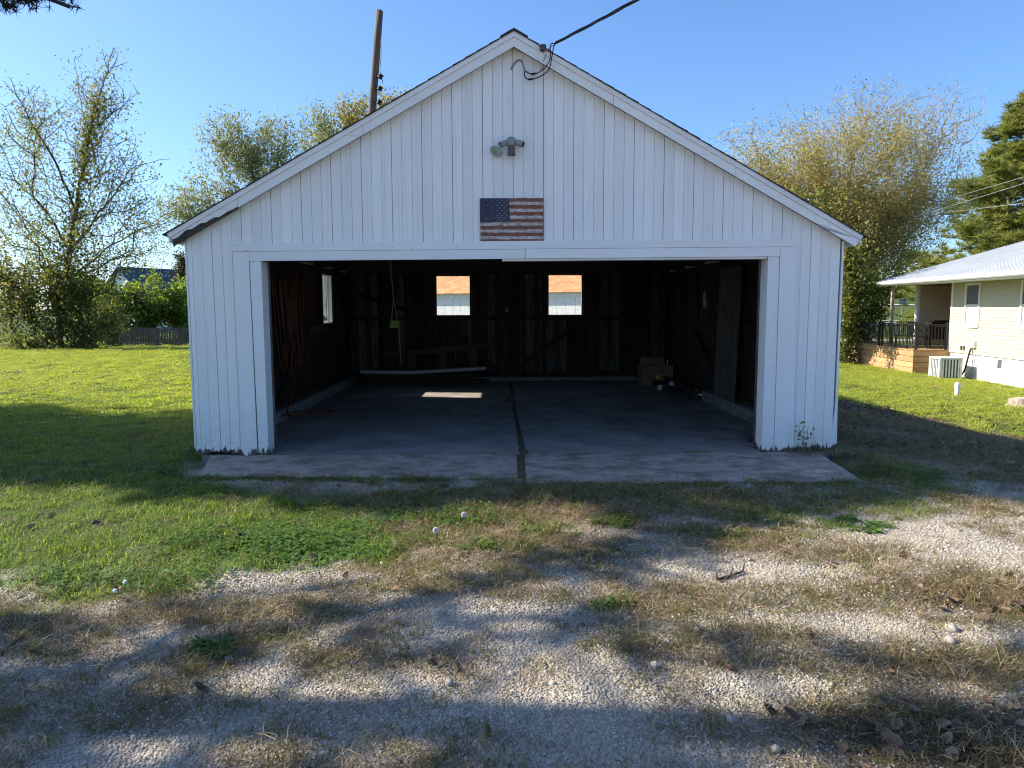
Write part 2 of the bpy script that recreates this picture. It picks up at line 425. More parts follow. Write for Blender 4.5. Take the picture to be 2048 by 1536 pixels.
def axis(lo, f0, f1, hi, step, grow=1.12):
    a = list(np.arange(f0, f1, step)); s = step; p = a[-1]
    while p < hi: s *= grow; p += s; a.append(p)
    s = step; p = a[0]; b = []
    while p > lo: s *= grow; p -= s; b.append(p)
    return np.array(b[::-1] + a)
gx = axis(-420, -6.5, 7.5, 420, .05); gy = axis(-40, 1.6, 9.5, 700, .045)
GX, GY = np.meshgrid(gx, gy)
GZ = ground_z(GX, GY)
nx, ny = len(gx), len(gy)
idx = np.arange(nx * ny).reshape(ny, nx)
GF = np.stack([idx[:-1, :-1], idx[:-1, 1:], idx[1:, 1:], idx[1:, :-1]], -1).reshape(-1, 4)
def m_ground():
    t = NT('ground_soil_gravel_and_turf')
    v = t.coord('Object')
    at = t.new('ShaderNodeAttribute', attribute_name='cover')
    sp = t.new('ShaderNodeSeparateColor'); t.l.new(at.outputs['Color'], sp.inputs[0])
    lush, dry, leaf = sp.outputs[0], sp.outputs[1], sp.outputs[2]
    vo = t.new('ShaderNodeTexVoronoi'); vo.inputs['Scale'].default_value = 75; t.l.new(v, vo.inputs['Vector'])
    vo2 = t.new('ShaderNodeTexVoronoi'); vo2.inputs['Scale'].default_value = 33; t.l.new(v, vo2.inputs['Vector'])
    n = t.noise(v, 2.2, 6, .6); nf = t.noise(v, 60, 4, .7)
    st = t.ramp(t.sep(vo.outputs['Color'])[0], [(0, (.19, .165, .13)), (.5, (.38, .34, .275)), (1, (.52, .48, .41))])
    st2 = t.ramp(t.sep(vo2.outputs['Color'])[1], [(0, (.20, .175, .14)), (.6, (.40, .36, .295)), (1, (.54, .50, .43))])
    g = t.mix(.4, st, st2)
    dust = t.ramp(nf, [(.3, (.28, .235, .17)), (.7, (.44, .38, .29))])
    g = t.mix(t.math('MULTIPLY', t.math('SUBTRACT', n, .40), 3.2, clamp=True), g, dust)
    soil = t.ramp(nf, [(.3, (.06, .044, .03)), (.7, (.20, .15, .10))])
    turf = t.ramp(t.noise(v, 9, 5, .7), [(.3, (.035, .05, .012)), (.55, (.065, .095, .02)), (.75, (.12, .115, .04))])
    lf = t.ramp(nf, [(.3, (.035, .026, .02)), (.7, (.11, .075, .05))])
    c = t.mix(t.math('MULTIPLY', dry, .85), g, soil)
    c = t.mix(leaf, c, lf); c = t.mix(lush, c, turf)
    h = t.math('MULTIPLY', vo.outputs['Distance'], -1.0)
    h = t.math('ADD', h, t.math('MULTIPLY', vo2.outputs['Distance'], -.8))
    h = t.math('ADD', h, t.math('MULTIPLY', nf, .5))
    t.bump(h, .8, .012)
    return t.fin(c, .95, .15)
ground = np_mesh('ground', np.stack([GX.ravel(), GY.ravel(), GZ.ravel()], 1), GF, m_ground(), smooth=True)
ground['kind'] = 'structure'
lu, dr, gr, le = cover(GX.ravel(), GY.ravel())
ca = ground.data.color_attributes.new('cover', 'FLOAT_COLOR', 'POINT')
ca.data.foreach_set('color', np.stack([np.maximum(lu, gr * .8), dr, le, np.ones_like(lu)], 1).astype(np.float32).ravel())

def strip(name, mat, line, width, lift=.03, seg=1.5):
    """a road or path laid along a line over the terrain"""
    P = [np.array(p, float) for p in line]; pts = []
    for a, b in zip(P[:-1], P[1:]):
        n = max(1, int(np.linalg.norm(b - a) / seg))
        pts += [a + (b - a) * k / n for k in range(n)]
    pts.append(P[-1]); V = []; F = []
    m = 5
    for i, p in enumerate(pts):
        d = pts[min(i + 1, len(pts) - 1)] - pts[max(0, i - 1)]; d /= np.linalg.norm(d); s = np.array([-d[1], d[0]])
        for k in range(m):
            q = p + s * width * (k / (m - 1) - .5)
            V.append((q[0], q[1], float(ground_z(q[0], q[1])) + lift))
    for i in range(len(pts) - 1):
        for k in range(m - 1):
            F.append((i * m + k, i * m + k + 1, (i + 1) * m + k + 1, (i + 1) * m + k))
    o = MB().add(V, F).obj(name, mat); o['kind'] = 'structure'; return o
M['road'] = m_noise('road_surface', (.10, .10, .10), (.17, .165, .16), 3, bump=.2, rough=.9)
M['walk'] = m_noise('sidewalk_concrete', (.36, .34, .31), (.48, .46, .42), 3, bump=.2, rough=.9)
strip('alley_road', M['road'], [(-90, 33.8), (-10, 33.6), (6, 33.6)], 4.2, .05)
strip('street_road', M['road'], [(6, 90), (40, 88), (90, 84)], 7.0, .10)
strip('street_kerb', M['walk'], [(6, 94.6), (40, 92.6), (90, 88.6)], 1.0, .22)
strip('hillside_path', M['walk'], [(20, 124), (60, 124), (100, 120)], 1.6, .14)
strip('side_driveway', M['walk'], [(12, 58), (26, 58), (60, 56)], 4.0, .08)

# ------------------------------------------------------------------ the garage
garage = empty('garage', G0, 'weathered white garage with a gable roof, open door bay and vertical board siding', 'garage', GA)
SL = .56                                                # roof slope
ZPK = 4.40
def ztop(u): return ZPK - SL * abs(u)                   # top of shingles
OPL, OPR = -2.672, 2.704                                # door opening
def hz(u): return 2.10 + .0063 * (u - OPL)              # lower edge of the header, out of level as it stands
# front siding: single vertical boards, every third joint open
step = .106
k = -33
edges = [-.01 + step * i for i in range(-33, 34)]
edges = [e for e in edges if -3.44 < e < 3.49]
edges = [-3.452] + edges + [3.503]
rr = random.Random(3)
for i, (a, b) in enumerate(zip(edges[:-1], edges[1:])):
    if b - a < .02: continue
    kk = round((a + .01) / step); ke = round((b + .01) / step)
    ga = .0024 if kk % 3 == 0 else .0009; gb = .0024 if ke % 3 == 0 else .0009
    a2, b2 = a + ga, b - gb
    mid = (a + b) / 2
    inside = OPL - .30 < mid < OPR + .30
    zb = .06 + rr.uniform(-.012, .018)
    if inside: zb = hz(mid) + .10
    w = b2 - a2; d = rr.uniform(0, .0025)
    prof = [(a2, .02), (a2, .0040 + d), (a2 + .0036, d), (b2 - .0036, d), (b2, .0040 + d), (b2, .02)]
    V = []
    for (u, v) in prof:
        V.append((u, v, zb))
    for (u, v) in prof:
        V.append((u, v, ZPK - .13 - SL * abs(u)))
    F = [(j, (j + 1) % 6, (j + 1) % 6 + 6, j + 6) for j in range(6)]
    F = [tuple(reversed(f)) for f in F] + [tuple(range(6)), tuple(range(11, 5, -1))]
    # ragged rotten foot on the boards that reach the ground
    if not inside:
        foot = [(a2 + w * q, zb - .022 + (rr.uniform(.0, .018) if rr.random() < .25 else rr.uniform(0, .004))) for q in (0, .13, .31, .42, .66, .83, .92, 1)]
        MB().add(V, F).prism([(a2, zb + .001)] + foot[1:-1] + [(b2, zb + .001)][::1], d, .018).obj('board', M['white'], garage)
    else:
        MB().add(V, F).obj('board', M['white'], garage)
# dark sheathing behind the joints
sh = MB()
sh.prism([(-3.44, .06), (OPL - .03, .06), (OPL - .03, hz(OPL) + .12), (-3.44, hz(OPL) + .12)], .022, .03)
sh.prism([(OPR + .03, .06), (3.49, .06), (3.49, hz(OPR) + .12), (OPR + .03, hz(OPR) + .12)], .022, .03)
sh.prism([(-3.44, hz(OPL) + .122), (3.49, hz(OPR) + .122), (3.49, 2.30), (0, 4.24), (-3.44, 2.30)], .022, .03)
sh.obj('sheathing', M['joint'], garage)
def ragged(a, b, z0, amp, n=9, seed=0):
    r = random.Random(seed)
    return [(a + (b - a) * i / n, z0 + r.uniform(-amp, amp * .6)) for i in range(n + 1)]
# door casing
def casing(a0, a1, b0, b1, zt0, zt1, v0, v1, seed, z0=0.0):
    """upright casing board from a0..b0 at the foot to a1..b1 at the top"""
    foot = ragged(a0, b0, z0, .006, 9, seed)
    MB().prism(foot + [(b1, zt1), (a1, zt0)], v0, v1).obj('casing_board', M['white_trim'], garage)
casing(-2.967, -2.967, -2.792, -2.800, hz(-2.97) + .098, hz(-2.8) + .098, -.024, -.001, 1, -.004)
casing(-2.778, -2.792, OPL, OPL, hz(-2.79) - .002, hz(OPL) - .002, -.020, -.001, 2, .015)
casing(OPR, OPR, 2.832, 2.826, hz(OPR) - .002, hz(2.82) - .002, -.020, -.001, 3, .012)
casing(2.838, 2.832, 3.055, 2.996, hz(2.83) + .098, hz(2.99) + .098, -.024, -.001, 4, -.012)
def hboard(name, a, b, za, zb, v0, v1, mat='white_h'):
    """level board between u=a and b, lifted za..zb above the header line"""
    MB().prism([(a, hz(a) + za), (b, hz(b) + za), (b, hz(b) + zb), (a, hz(a) + zb)], v0, v1).obj(name, M[mat], garage)
hboard('header_board', -2.80, .118, .0, .098, -.030, .0)
hboard('header_board', .123, 2.828, .0, .0985, -.028, .0)
hboard('header_board', -2.972, 2.984, .102, .185, -.026, .0)
hboard('header_soffit', -.13, 2.69, -.022, -.003, -.010, .13, 'white_trim')
hboard('lintel_beam', OPL, OPR, .001, .09, .035, .14, 'beam')
# jambs
for s, u in ((-1, OPL), (1, OPR)):
    a, b = (u - .028, u - .001) if s < 0 else (u + .001, u + .028)
    MB().prism(ragged(a, b, .01, .008, 4, 5 + s) + [(b, hz(u) - .003), (a, hz(u) - .003)], .0, .19).obj('jamb_board', M['white_trim'], garage)
    a, b = (u - .031, u + .016) if s < 0 else (u - .016, u + .031)
    MB().box((a, .192, .02), (b, .22, hz(u) - .003)).obj('door_stop', M['greywood'], garage)
# corner boards seen edge on
for s, u in ((-1, -3.454), (1, 3.505)):
    a, b = (u - .02, u) if s < 0 else (u, u + .02)
    MB().box((a, .0, .05), (b, .10, 2.30)).obj('corner_board', M['white'], garage)
# a loose sprung board at the right corner
MB().prism([(3.46, .06), (3.50, .05), (3.535, .10), (3.522, .75)], -.006, .0).obj('sprung_board', M['white'], garage)
# roof: two decks, rake boards, moulding, shingle courses that step along the rake
RO = .10                                                # rake overhang
EVS = {-1: 3.605, 1: 3.672}
for s in (-1, 1):
    zz = lambda u: ZPK - SL * u
    EV = EVS[s]
    def slope(name, o0, o1, v0, v1, mat, u0=0.0, u1=None, end=None):
        u1 = EV if u1 is None else u1
        p = [(s * u0, zz(u0) - o0), (s * u1, zz(u1) - o0), (s * u1, zz(u1) - o1), (s * u0, zz(u0) - o1)]
        if end: p = [(s * u0, zz(u0) - o0), (s * u1, zz(u1) - o0), (s * (u1 - .42 * (o1 - o0)), zz(u1) - o0 - .76 * (o1 - o0)), (s * (u1 - .5), zz(u1 - .5) - o1), (s * u0, zz(u0) - o1)]
        return MB().prism(p, v0, v1).obj(name, mat, garage)
    slope('roof_deck', .0128, .045, -RO + .005, 8.35, M['sheath'])
    slope('rake_moulding', .0128, .064, -RO - .03, -RO + .004, M['rake'], .0, EV - .01, True)
    if s > 0:
        for a, b in ((.0, 1.02), (1.024, 2.30), (2.304, 3.30), (3.304, EV - .04)):
            slope('rake_board', .065, .158, -RO - .012, -RO + .003, M['rake'], a, b, b > 3.4)
    else:
        for a, b in ((.0, 1.55), (1.554, 2.86)):
            slope('rake_board', .065, .158, -RO - .012, -RO + .003, M['rake'], a, b)
        r = random.Random(9); up = [(-2.864, zz(2.864) - .065), (-3.57, zz(3.57) - .065)]
        lo = []
        for q in np.linspace(3.54, 2.864, 15):
            k = (q - 2.86) / .8
            lo.append((-q, zz(q) - .155 + .06 * k + r.uniform(-.004, .016) + (.03 * k if 3.1 < q < 3.45 else 0)))
        MB().prism(up + lo, -RO - .012, -RO + .003).obj('rake_board', M['rake'], garage)
        slope('rotted_board', .075, .165, -RO + .0035, -RO + .02, M['rot'], 2.86, 3.55)
    slope('soffit_board', .0455, .065, -RO + .004, -.002, M['white_h'], .0, EV - .03)
    slope('fascia_board', .046, .10, -RO + .005, 8.34, M['white_h'], EV - .03, EV - .01)
    n = 29; L = EV + .03
    for i in range(n):
        a = L * i / n - .02; b = L * (i + 1) / n
        j = r2 = random.Random(100 * s + i).uniform(-.006, .006)
        p = [(s * max(a, 0), zz(max(a, 0)) - .012), (s * b, zz(b) - .006 + .002), (s * b, zz(b) - .015), (s * max(a, 0), zz(max(a, 0)) - .0155)]
        p = [(s * max(a, 0), zz(max(a, 0)) - .006), (s * b, zz(b) + .002), (s * b, zz(b) - .010), (s * max(a, 0), zz(max(a, 0)) - .0125)]
        MB().prism(p, -RO - .045 + j, 8.40).obj('shingle_course', M['shingle'], garage)
MB().prism([(-.14, ZPK - .066), (0, ZPK + .012), (.14, ZPK - .066), (.14, ZPK - .078), (0, ZPK - .002), (-.14, ZPK - .078)], -RO - .05, 8.4).obj('ridge_cap', M['shingle'], garage)
# inside: plank walls, frame, windows
DV = 8.10
WINS = [(-1.535, -.815, 1.447, 2.285), (.902, 1.618, 1.447, 2.30)]
LWIN = (5.43, 6.20, 1.345, 2.215)
rp = random.Random(21)
def planks(lo, hi, fn, holes, top):
    a = lo
    while a < hi - .02:
        w = rp.choice((.13, .145, .15, .14)); b = min(hi, a + w)
        segs = [(.10, top((a + b) / 2))]
        for (h0, h1, z0, z1) in holes:
            if b > h0 + .01 and a < h1 - .01:
                segs = [(.10, z0), (z1, top((a + b) / 2))]
        for z0, z1 in segs:
            fn(a + .002, b - .002, z0, z1)
        a = b
def bplank(a, b, z0, z1):
    d = rp.uniform(0, .004)
    mm = M['greywood'] if rp.random() < .35 else M['oldwood']
    MB().box((a, DV + d, z0), (b, DV + .02, z1)).obj('plank', mm, garage)
def splank(s):
    def f(a, b, z0, z1):
        d = rp.uniform(0, .004); u = 3.40
        p = (-u - .02, -u - d) if s < 0 else (u + .04 + d, u + .06)
        mm = M['redwood'] if (s < 0 and rp.random() < .75) else M['oldwood']
        MB().box((p[0], a, z0), (p[1], b, z1)).obj('plank', mm, garage)
    return f
# clip hole edges so that the planks meet the window frames
def cut(holes, lo, hi): return holes
planks(-3.40, 3.44, bplank, WINS, lambda u: min(3.1, ZPK - .10 - SL * abs(u)))
planks(.23, DV, splank(-1), [LWIN], lambda v: 2.34)
planks(.23, DV, splank(1), [], lambda v: 2.34)
# outer skins (white outside)
def skin(name, pts, holes, ax, c0, c1):
    m = MB()
    lo, hi, z0, z1 = pts
    xs = sorted({lo, hi, *[h[0] for h in holes], *[h[1] for h in holes]})
    for a, b in zip(xs[:-1], xs[1:]):
        hs = [h for h in holes if h[0] <= a + 1e-6 and h[1] >= b - 1e-6]
        for s0, s1 in ([(z0, hs[0][2]), (hs[0][3], z1)] if hs else [(z0, z1)]):
            if ax == 'y': m.box((a, c0, s0), (b, c1, s1))
            else: m.box((c0, a, s0), (c1, b, s1))
    return m.obj(name, M['white'], garage)
skin('back_siding', (-3.45, 3.50, .03, 2.30), WINS, 'y', DV + .022, DV + .05)
MB().prism([(-3.45, 2.301), (3.50, 2.301), (0, 4.24)], DV + .022, DV + .05).obj('back_siding', M['white'], garage)
skin('side_siding', (.10, DV + .02, .03, 2.418), [LWIN], 'x', -3.45, -3.424)
skin('side_siding', (.10, DV + .02, .03, 2.39), [], 'x', 3.475, 3.50)
for (a, b, z0, z1) in WINS:
    m = MB()
    m.box((a - .03, DV - .05, z0 - .04), (b + .03, DV + .06, z0)); m.box((a - .03, DV - .05, z1), (b + .03, DV + .055, z1 + .04))
    m.box((a - .04, DV - .048, z0), (a, DV + .056, z1)); m.box((b, DV - .048, z0), (b + .04, DV + .056, z1))
    m.obj('window_frame', M['greywood'], garage)
v0, v1, z0, z1 = LWIN
m = MB()
m.box((-3.47, v0 - .03, z0 - .03), (-3.37, v1 + .03, z0)); m.box((-3.468, v0 - .03, z1), (-3.37, v1 + .03, z1 + .04))
m.box((-3.466, v0 - .04, z0), (-3.372, v0, z1)); m.box((-3.466, v1, z0), (-3.372, v1 + .04, z1))
m.obj('window_frame', M['white_trim'], garage)
# white weathered shutter standing open outside the side window
sh = empty('window_shutter', to_world(-3.47, 6.16, 1.37), 'white weathered wooden shutter swung open outside the left side window', 'shutter', GA + radians(-8))
for i in range(4):
    box('shutter_board', (-.17 * (i + 1) + .004, 0, 0), (-.17 * i, .02, .86), M['white'], sh)
box('shutter_batten', (-.66, -.018, .26), (-.02, -.0005, .33), M['white_h'], sh)
# frame timbers
def timber(name, a, b, mat='beam'): return box(name, a, b, M[mat], garage)
timber('girt', (-3.38, DV - .055, 1.33), (3.42, DV - .002, 1.42))
timber('sill_plate', (-3.38, DV - .10, .10), (3.42, DV - .002, .20))
for u in (-2.6, -1.62, -.72, .05, .80, 1.72, 2.6):
    timber('stud', (u - .045, DV - .05, .201), (u + .045, DV - .003, 1.329)); timber('stud', (u - .045, DV - .05, 1.421), (u + .045, DV - .003, 3.0))
for s in (-1, 1):
    x = (-3.395, -3.345) if s < 0 else (3.385, 3.435)
    timber('sill_plate', (x[0] - .0, .23, .175), (x[1] + .0, DV - .101, .26))
    timber('girt', (x[0], .23, 1.25), (x[1], 5.38 if s < 0 else DV - .11, 1.33))
    timber('top_plate', (x[0], .23, 2.22), (x[1], DV - .11, 2.31))
    for v in (.6, 1.8, 3.0, 4.2, 5.36, 6.27, 7.2):
        timber('stud', (x[0], v - .045, .261), (x[1], v + .045, 1.249)); timber('stud', (x[0], v - .045, 1.331), (x[1], v + .045, 2.219))
def brace(p, q, w, t):
    p = Vector(p); q = Vector(q); d = q - p; L = d.length; d.normalize()
    n = Vector((0, 1, 0)) if abs(d.x) > abs(d.y) else Vector((1, 0, 0))
    sd = d.cross(n); V = []
    for o in (p, q):
        for a, b in ((-w, -t), (w, -t), (w, t), (-w, t)): V.append(o + sd * a / 2 + n * b / 2)
    MB().add(V, [(0, 1, 2, 3), (7, 6, 5, 4), (0, 4, 5, 1), (1, 5, 6, 2), (2, 6, 7, 3), (3, 7, 4, 0)]).obj('brace', M['beam'], garage)
brace((-1.62, DV - .075, 1.36), (-.20, DV - .075, .24), .10, .04)
brace((.12, DV - .075, .22), (1.72, DV - .075, 1.36), .10, .04)
brace((-3.32, 4.1, 1.25), (-3.32, 2.6, .26), .10, .04)
brace((3.36, 5.6, 1.25), (3.36, 3.6, .27), .10, .04)
brace((-3.2, DV - .08, 1.9), (-1.7, DV - .08, 1.38), .09, .03)
for v in (.9, 2.3, 3.7, 5.1, 6.5, 7.7):
    timber('ceiling_joist', (-3.40, v - .03, 2.32), (3.44, v + .03, 2.46))
# two wire shelf rails and small fittings between the back windows
for z in (1.72, 1.93): timber('shelf', (.12, DV - .17, z), (.80, DV - .051, z + .02), 'greywood')
# floor: two slabs with an open leaf-filled joint, curbs, apron
def slab(name, poly, z0, z1, mat, parent=None): return MB().prism(poly, z0, z1, 'z').obj(name, mat, parent)
fl = empty('garage_floor_slab', to_world(0, 0, 0), 'dark grey stained concrete floor inside the open garage, split by one joint', 'floor', GA)
rj = random.Random(77)
jl = [(.05 - .004 * v + rj.uniform(-.016, .016), v) for v in np.linspace(.005, 8.08, 60)]
jr = [(.145 - .05 * min(1, v / 2.5) + rj.uniform(-.014, .014), v) for v in np.linspace(8.08, .005, 60)]
slab('slab', [(-3.40, .005)] + jl + [(-3.40, 8.08)], -.12, .018, M['floor'], fl)
slab('slab', [(3.44, .005), (3.44, 8.08)] + jr, -.12, .018, M['floor'], fl)
slab('joint_bed', [(.0, .0), (.2, .0), (.2, 8.07), (.0, 8.07)], -.13, .006, m_noise('joint_dirt', (.05, .04, .03), (.20, .155, .11), 40, bump=.8, bd=.01), fl)
slab('curb', [(-3.40, .23), (-3.24, .23), (-3.24, 8.0), (-3.40, 8.0)], .019, .17, M['curb'], fl)
slab('curb', [(3.27, .16), (3.44, .16), (3.44, 4.4), (3.27, 4.4)], .019, .19, M['curb'], fl)
slab('curb', [(-3.40, DV - .20), (3.44, DV - .20), (3.44, DV - .001), (-3.40, DV - .001)], .0185, .10, M['curb'], fl)
ap = empty('concrete_apron', to_world(0, -.02, 0), 'cracked old concrete apron of two slabs in front of the garage door', 'apron', GA)
def aslab(x0, x1, v0l, v0r, seed, sk0=0, sk1=0):
    """tilted slab with a worn, uneven front edge"""
    r = random.Random(seed); n = 26; V = []; F = []
    rows = 7
    for j in range(rows):
        for i in range(n + 1):
            q = i / n; t = j / (rows - 1)
            f = v0l + (v0r - v0l) * q
            v = -.03 + (f + .03) * t + (r.uniform(-.025, .025) if j == rows - 1 else 0)
            u = x0 + (x1 - x0) * q + (sk0 * (1 - q) + sk1 * q) * t
            if j not in (0, rows - 1) and 0 < i < n: u += r.uniform(-.01, .01)
            V.append((u, v, .012 + .012 * (1 - t) + r.uniform(-.004, .004)))
    b = len(V)
    for i in range(n + 1):
        u, v, z = V[(rows - 1) * (n + 1) + i]; V.append((u, v - .01, z - .03)); 
    for i in range(n + 1):
        u, v, z = V[(rows - 1) * (n + 1) + i]; V.append((u, v - .012, -.14))
    for j in range(rows + 1):
        for i in range(n):
            a = j * (n + 1) + i; F.append((a + 1, a, a + n + 1, a + n + 2))
    for side in (0, n):
        top = [V[j * (n + 1) + side] for j in range(rows)]
        s0 = len(V); V += [(u, v, -.14) for u, v, z in top]
        for j in range(rows - 1):
            f = (j * (n + 1) + side, (j + 1) * (n + 1) + side, s0 + j + 1, s0 + j); F.append(f if side == 0 else tuple(reversed(f)))
    MB().add(V, F).obj('apron_slab', M['apron'], ap)
aslab(-3.28, .02, -.92, -1.12, 2, .24, -.02)
aslab(.105, 3.30, -1.32, -1.32, 3, -.03, -.14)
slab('joint_bed', [(-.06, -1.28), (.16, -1.28), (.16, -.03), (-.06, -.03)], -.12, .006, bpy.data.materials['joint_dirt'], ap)

# ------------------------------------------------------------------ things on the gable
# painted metal flag
M['f_red'] = m_noise('flag_rust_red', (.15, .058, .038), (.28, .13, .09), 14, (1, 1, 3), bump=.1)
M['f_white'] = m_noise('flag_worn_white', (.30, .17, .14), (.70, .66, .63), 16, (1, 1, 2), bump=.1)
M['f_blue'] = m_noise('flag_faded_navy', (.03, .038, .065), (.07, .075, .10), 10, bump=.1)
M['f_star'] = m_plain('flag_star_white', (.42, .42, .42))
M['screw'] = m_plain('screw_metal', (.25, .25, .25), .4, .5, .8)
FW, FH = .664, .462
flag = empty('flag_sign', to_world(-.358, -.016, 2.283), 'rusty painted metal flag sign with stars and stripes fixed below the floodlight', 'flag sign', GA)
box('backing_plate', (0, 0, 0), (FW, .010, FH), M['f_red'], flag)
r = random.Random(4)
for i in range(13):
    z0 = FH * i / 13; z1 = FH * (i + 1) / 13
    a = 0.0 if i < 6 else .305
    n = 12
    lo = [(a + (FW - a) * j / n, z0 + r.uniform(-.004, .004)) for j in range(n + 1)]
    hi = [(a + (FW - a) * j / n, z1 + r.uniform(-.004, .004)) for j in range(n, -1, -1)]
    MB().prism(lo + hi, -.003 if i % 2 else -.004, -.0005).obj('stripe', M['f_red'] if i % 2 == 0 else M['f_white'], flag)
n = 8
MB().prism([(-.004, FH * 6 / 13), (.10, FH * 6 / 13 - .004), (.2, FH * 6 / 13 + .003), (.312, FH * 6 / 13), (.308, FH * .7), (.304, FH - .001), (-.002, FH)], -.006, -.0045).obj('canton', M['f_blue'], flag)
st = MB()
for row in range(9):
    cnt = 6 if row % 2 == 0 else 5
    for q in range(cnt):
        x = .028 + (.05 * q if cnt == 6 else .025 + .05 * q); z = FH - .022 - row * .0262
        if x < .17 and r.random() < .85 - 1.2 * max(0, x - .1): continue
        R = .0078 if x > .16 else .005
        P = []
        for kx in range(10):
            an = pi / 2 + kx * pi / 5; rad = R if kx % 2 == 0 else R * .42
            P.append((x + rad * cos(an), z + rad * sin(an)))
        st.prism(P, -.0075, -.0062)
s_ = st.obj('star_field', M['f_star'], flag); s_['kind'] = 'stuff'
for x, z in ((.635, FH - .045), (.64, .062), (.03, .052)):
    MB().lathe([(.012, 0), (.012, .003), (.005, .006), (0.001, .006)], (x, -.003, z), 10, Matrix.Rotation(pi / 2, 3, 'X')).obj('screw', M['screw'], flag)

# floodlight with motion sensor: box, two holders, one bulb left in
fx = empty('floodlight', to_world(-.03, -.002, 3.285), 'twin floodlight with motion sensor and only one bulb, above the flag', 'light fixture', GA)
MB().lathe([(.055, 0), (.055, .018), (.045, .035), (.02, .045)], (0, 0, .035), 18, Matrix.Rotation(pi / 2, 3, 'X')).obj('mounting_box', M['greyplastic'], fx)
mm = MB(); mm.box((-.032, -.085, -.01), (.032, -.035, .055)); mm.box((-.018, -.06, -.035), (.018, -.04, -.009)); mm.obj('junction_block', M['greyplastic'], fx)
mm = MB(); mm.prism([(-.04, -.115), (.04, -.115), (.036, -.035), (-.036, -.035)], -.105, -.045); mm.obj('motion_sensor', M['dgrey'], fx)
MB().box((-.030, -.109, -.105), (.030, -.1051, -.06)).obj('sensor_lens', m_plain('smoked_lens', (.16, .11, .10), .2), fx)
def aim(d): return Vector(d).to_track_quat('Z', 'Y').to_matrix()
Rl = aim((-.75, -.45, -.42)); Rr = aim((.80, -.40, -.34))
for R, o in ((Rl, (-.03, -.055, .03)), (Rr, (.03, -.055, .03))):
    MB().lathe([(.018, 0), (.020, .02), (.030, .045), (.031, .10), (.034, .102), (.034, .11)], o, 18, R).obj('lamp_holder', M['greyplastic'], fx)
    MB().lathe([(.024, .108), (.024, .1115), (.010, .112)], o, 14, R).obj('socket', M['black'], fx)
t = NT('reflector_glass'); t.fin((.42, .45, .42), .12, .6, .35); M['bulb'] = t.m
Rb = aim((-.42, -.62, -.72))
ob = Vector((-.03, -.055, .03)) + Rl @ Vector((0, 0, .10))
b = MB().lathe([(.018, -.005), (.020, .03), (.038, .068), (.066, .108), (.071, .120), (.064, .126), (.03, .112), (.001, .106)], ob, 22, Rb).obj('bulb', M['bulb'], fx, True)

# overhead service cable to the rake
INS = to_world(.293, -.125, 4.215)
ins = empty('cable_insulator', INS, 'dark clevis insulator screwed to the right rake board near the peak', 'insulator', GA)
MB().lathe([(.018, -.03), (.034, -.026), (.036, -.008), (.024, -.004), (.024, .004), (.036, .008), (.034, .026), (.018, .03)], (0, -.03, 0), 16).obj('spool', M['dgrey'], ins)
mm = MB(); mm.box((-.012, -.036, .031), (.012, .03, .036)); mm.box((-.012, -.036, -.036), (.012, .03, -.031)); mm.box((-.02, .0305, -.04), (.02, .036, .04)); mm.obj('bracket', M['black'], ins)
cab = empty('service_cable', INS, 'twisted black overhead service cable running from the peak up to the right', 'cable', 0)
def rel(p): return tuple(np.array(p) - INS)
J = at_y(1112, 86, 7.52)
far = at_y(1270, 0, 6.2); far2 = far + (far - J) * 4.2 + np.array([0, 0, -.35])
run = []
for i in range(90):
    q = i / 89
    p = J + (far - J) * q * 5.2; p = p + np.array([0, 0, -.9 * q * (1 - q) * 0.05])
    run.append(p)
pole_top = run[-1]
for ph, rad in ((0, .0085), (2.1, .0085), (4.2, .006)):
    pts = []
    for i, p in enumerate(run):
        an = i * .42 + ph
        pts.append(rel(p + np.array([cos(an) * .008, 0, sin(an) * .008])))
    MB().tube(pts, rad, 6).obj('strand', M['black'], cab)
def spl(P, n=10):
    P = [np.array(p, float) for p in P]; out = []
    Q = [2 * P[0] - P[1]] + P + [2 * P[-1] - P[-2]]
    for i in range(1, len(Q) - 2):
        for k in range(n):
            t = k / n; a, b, c, d = Q[i - 1], Q[i], Q[i + 1], Q[i + 2]
            out.append(.5 * ((2 * b) + (-a + c) * t + (2 * a - 5 * b + 4 * c - d) * t * t + (-a + 3 * b - 3 * c + d) * t ** 3))
    out.append(P[-1]); return out
def gp(px, py, v): 
    d = ray(px, py); t = ((G0 + GN * v - EYE) @ GN) / (d @ GN); return EYE + d * t
MB().tube([rel(p) for p in spl([gp(1086, 103, -.16), gp(1096, 98, -.2), J])], .004, 5).obj('strand', M['greyplastic'], cab)
MB().tube([rel(p) for p in spl([J, gp(1101, 90, -.26), gp(1100, 118, -.2), gp(1088, 137, -.13), gp(1070, 148, -.06), gp(1062, 148, -.05), gp(1050, 142, -.04)])], .0055, 6).obj('loop', M['black'], cab)
MB().tube([rel(p) for p in spl([J, gp(1107, 95, -.26), gp(1103, 118, -.2), gp(1097, 140, -.13), gp(1078, 154, -.06), gp(1057, 159, -.05), gp(1049, 151, -.04), gp(1050, 142, -.04)])], .0055, 6).obj('loop', M['black'], cab)
MB().tube([rel(p) for p in spl([gp(1092, 108, -.14), gp(1085, 128, -.10), gp(1081, 142, -.06), gp(1072, 148, -.05)])], .0035, 5).obj('loop', M['dgrey'], cab)
MB().tube([rel(p) for p in spl([gp(1050, 142, -.04), gp(1046, 130, -.03), gp(1043, 122, -.02), gp(1036, 120, -.012), gp(1029, 127, -.01), gp(1023, 136, -.006), gp(1023, 140, .01)])], .007, 6).obj('loop', m_plain('grey_cable', (.20, .19, .17)), cab)
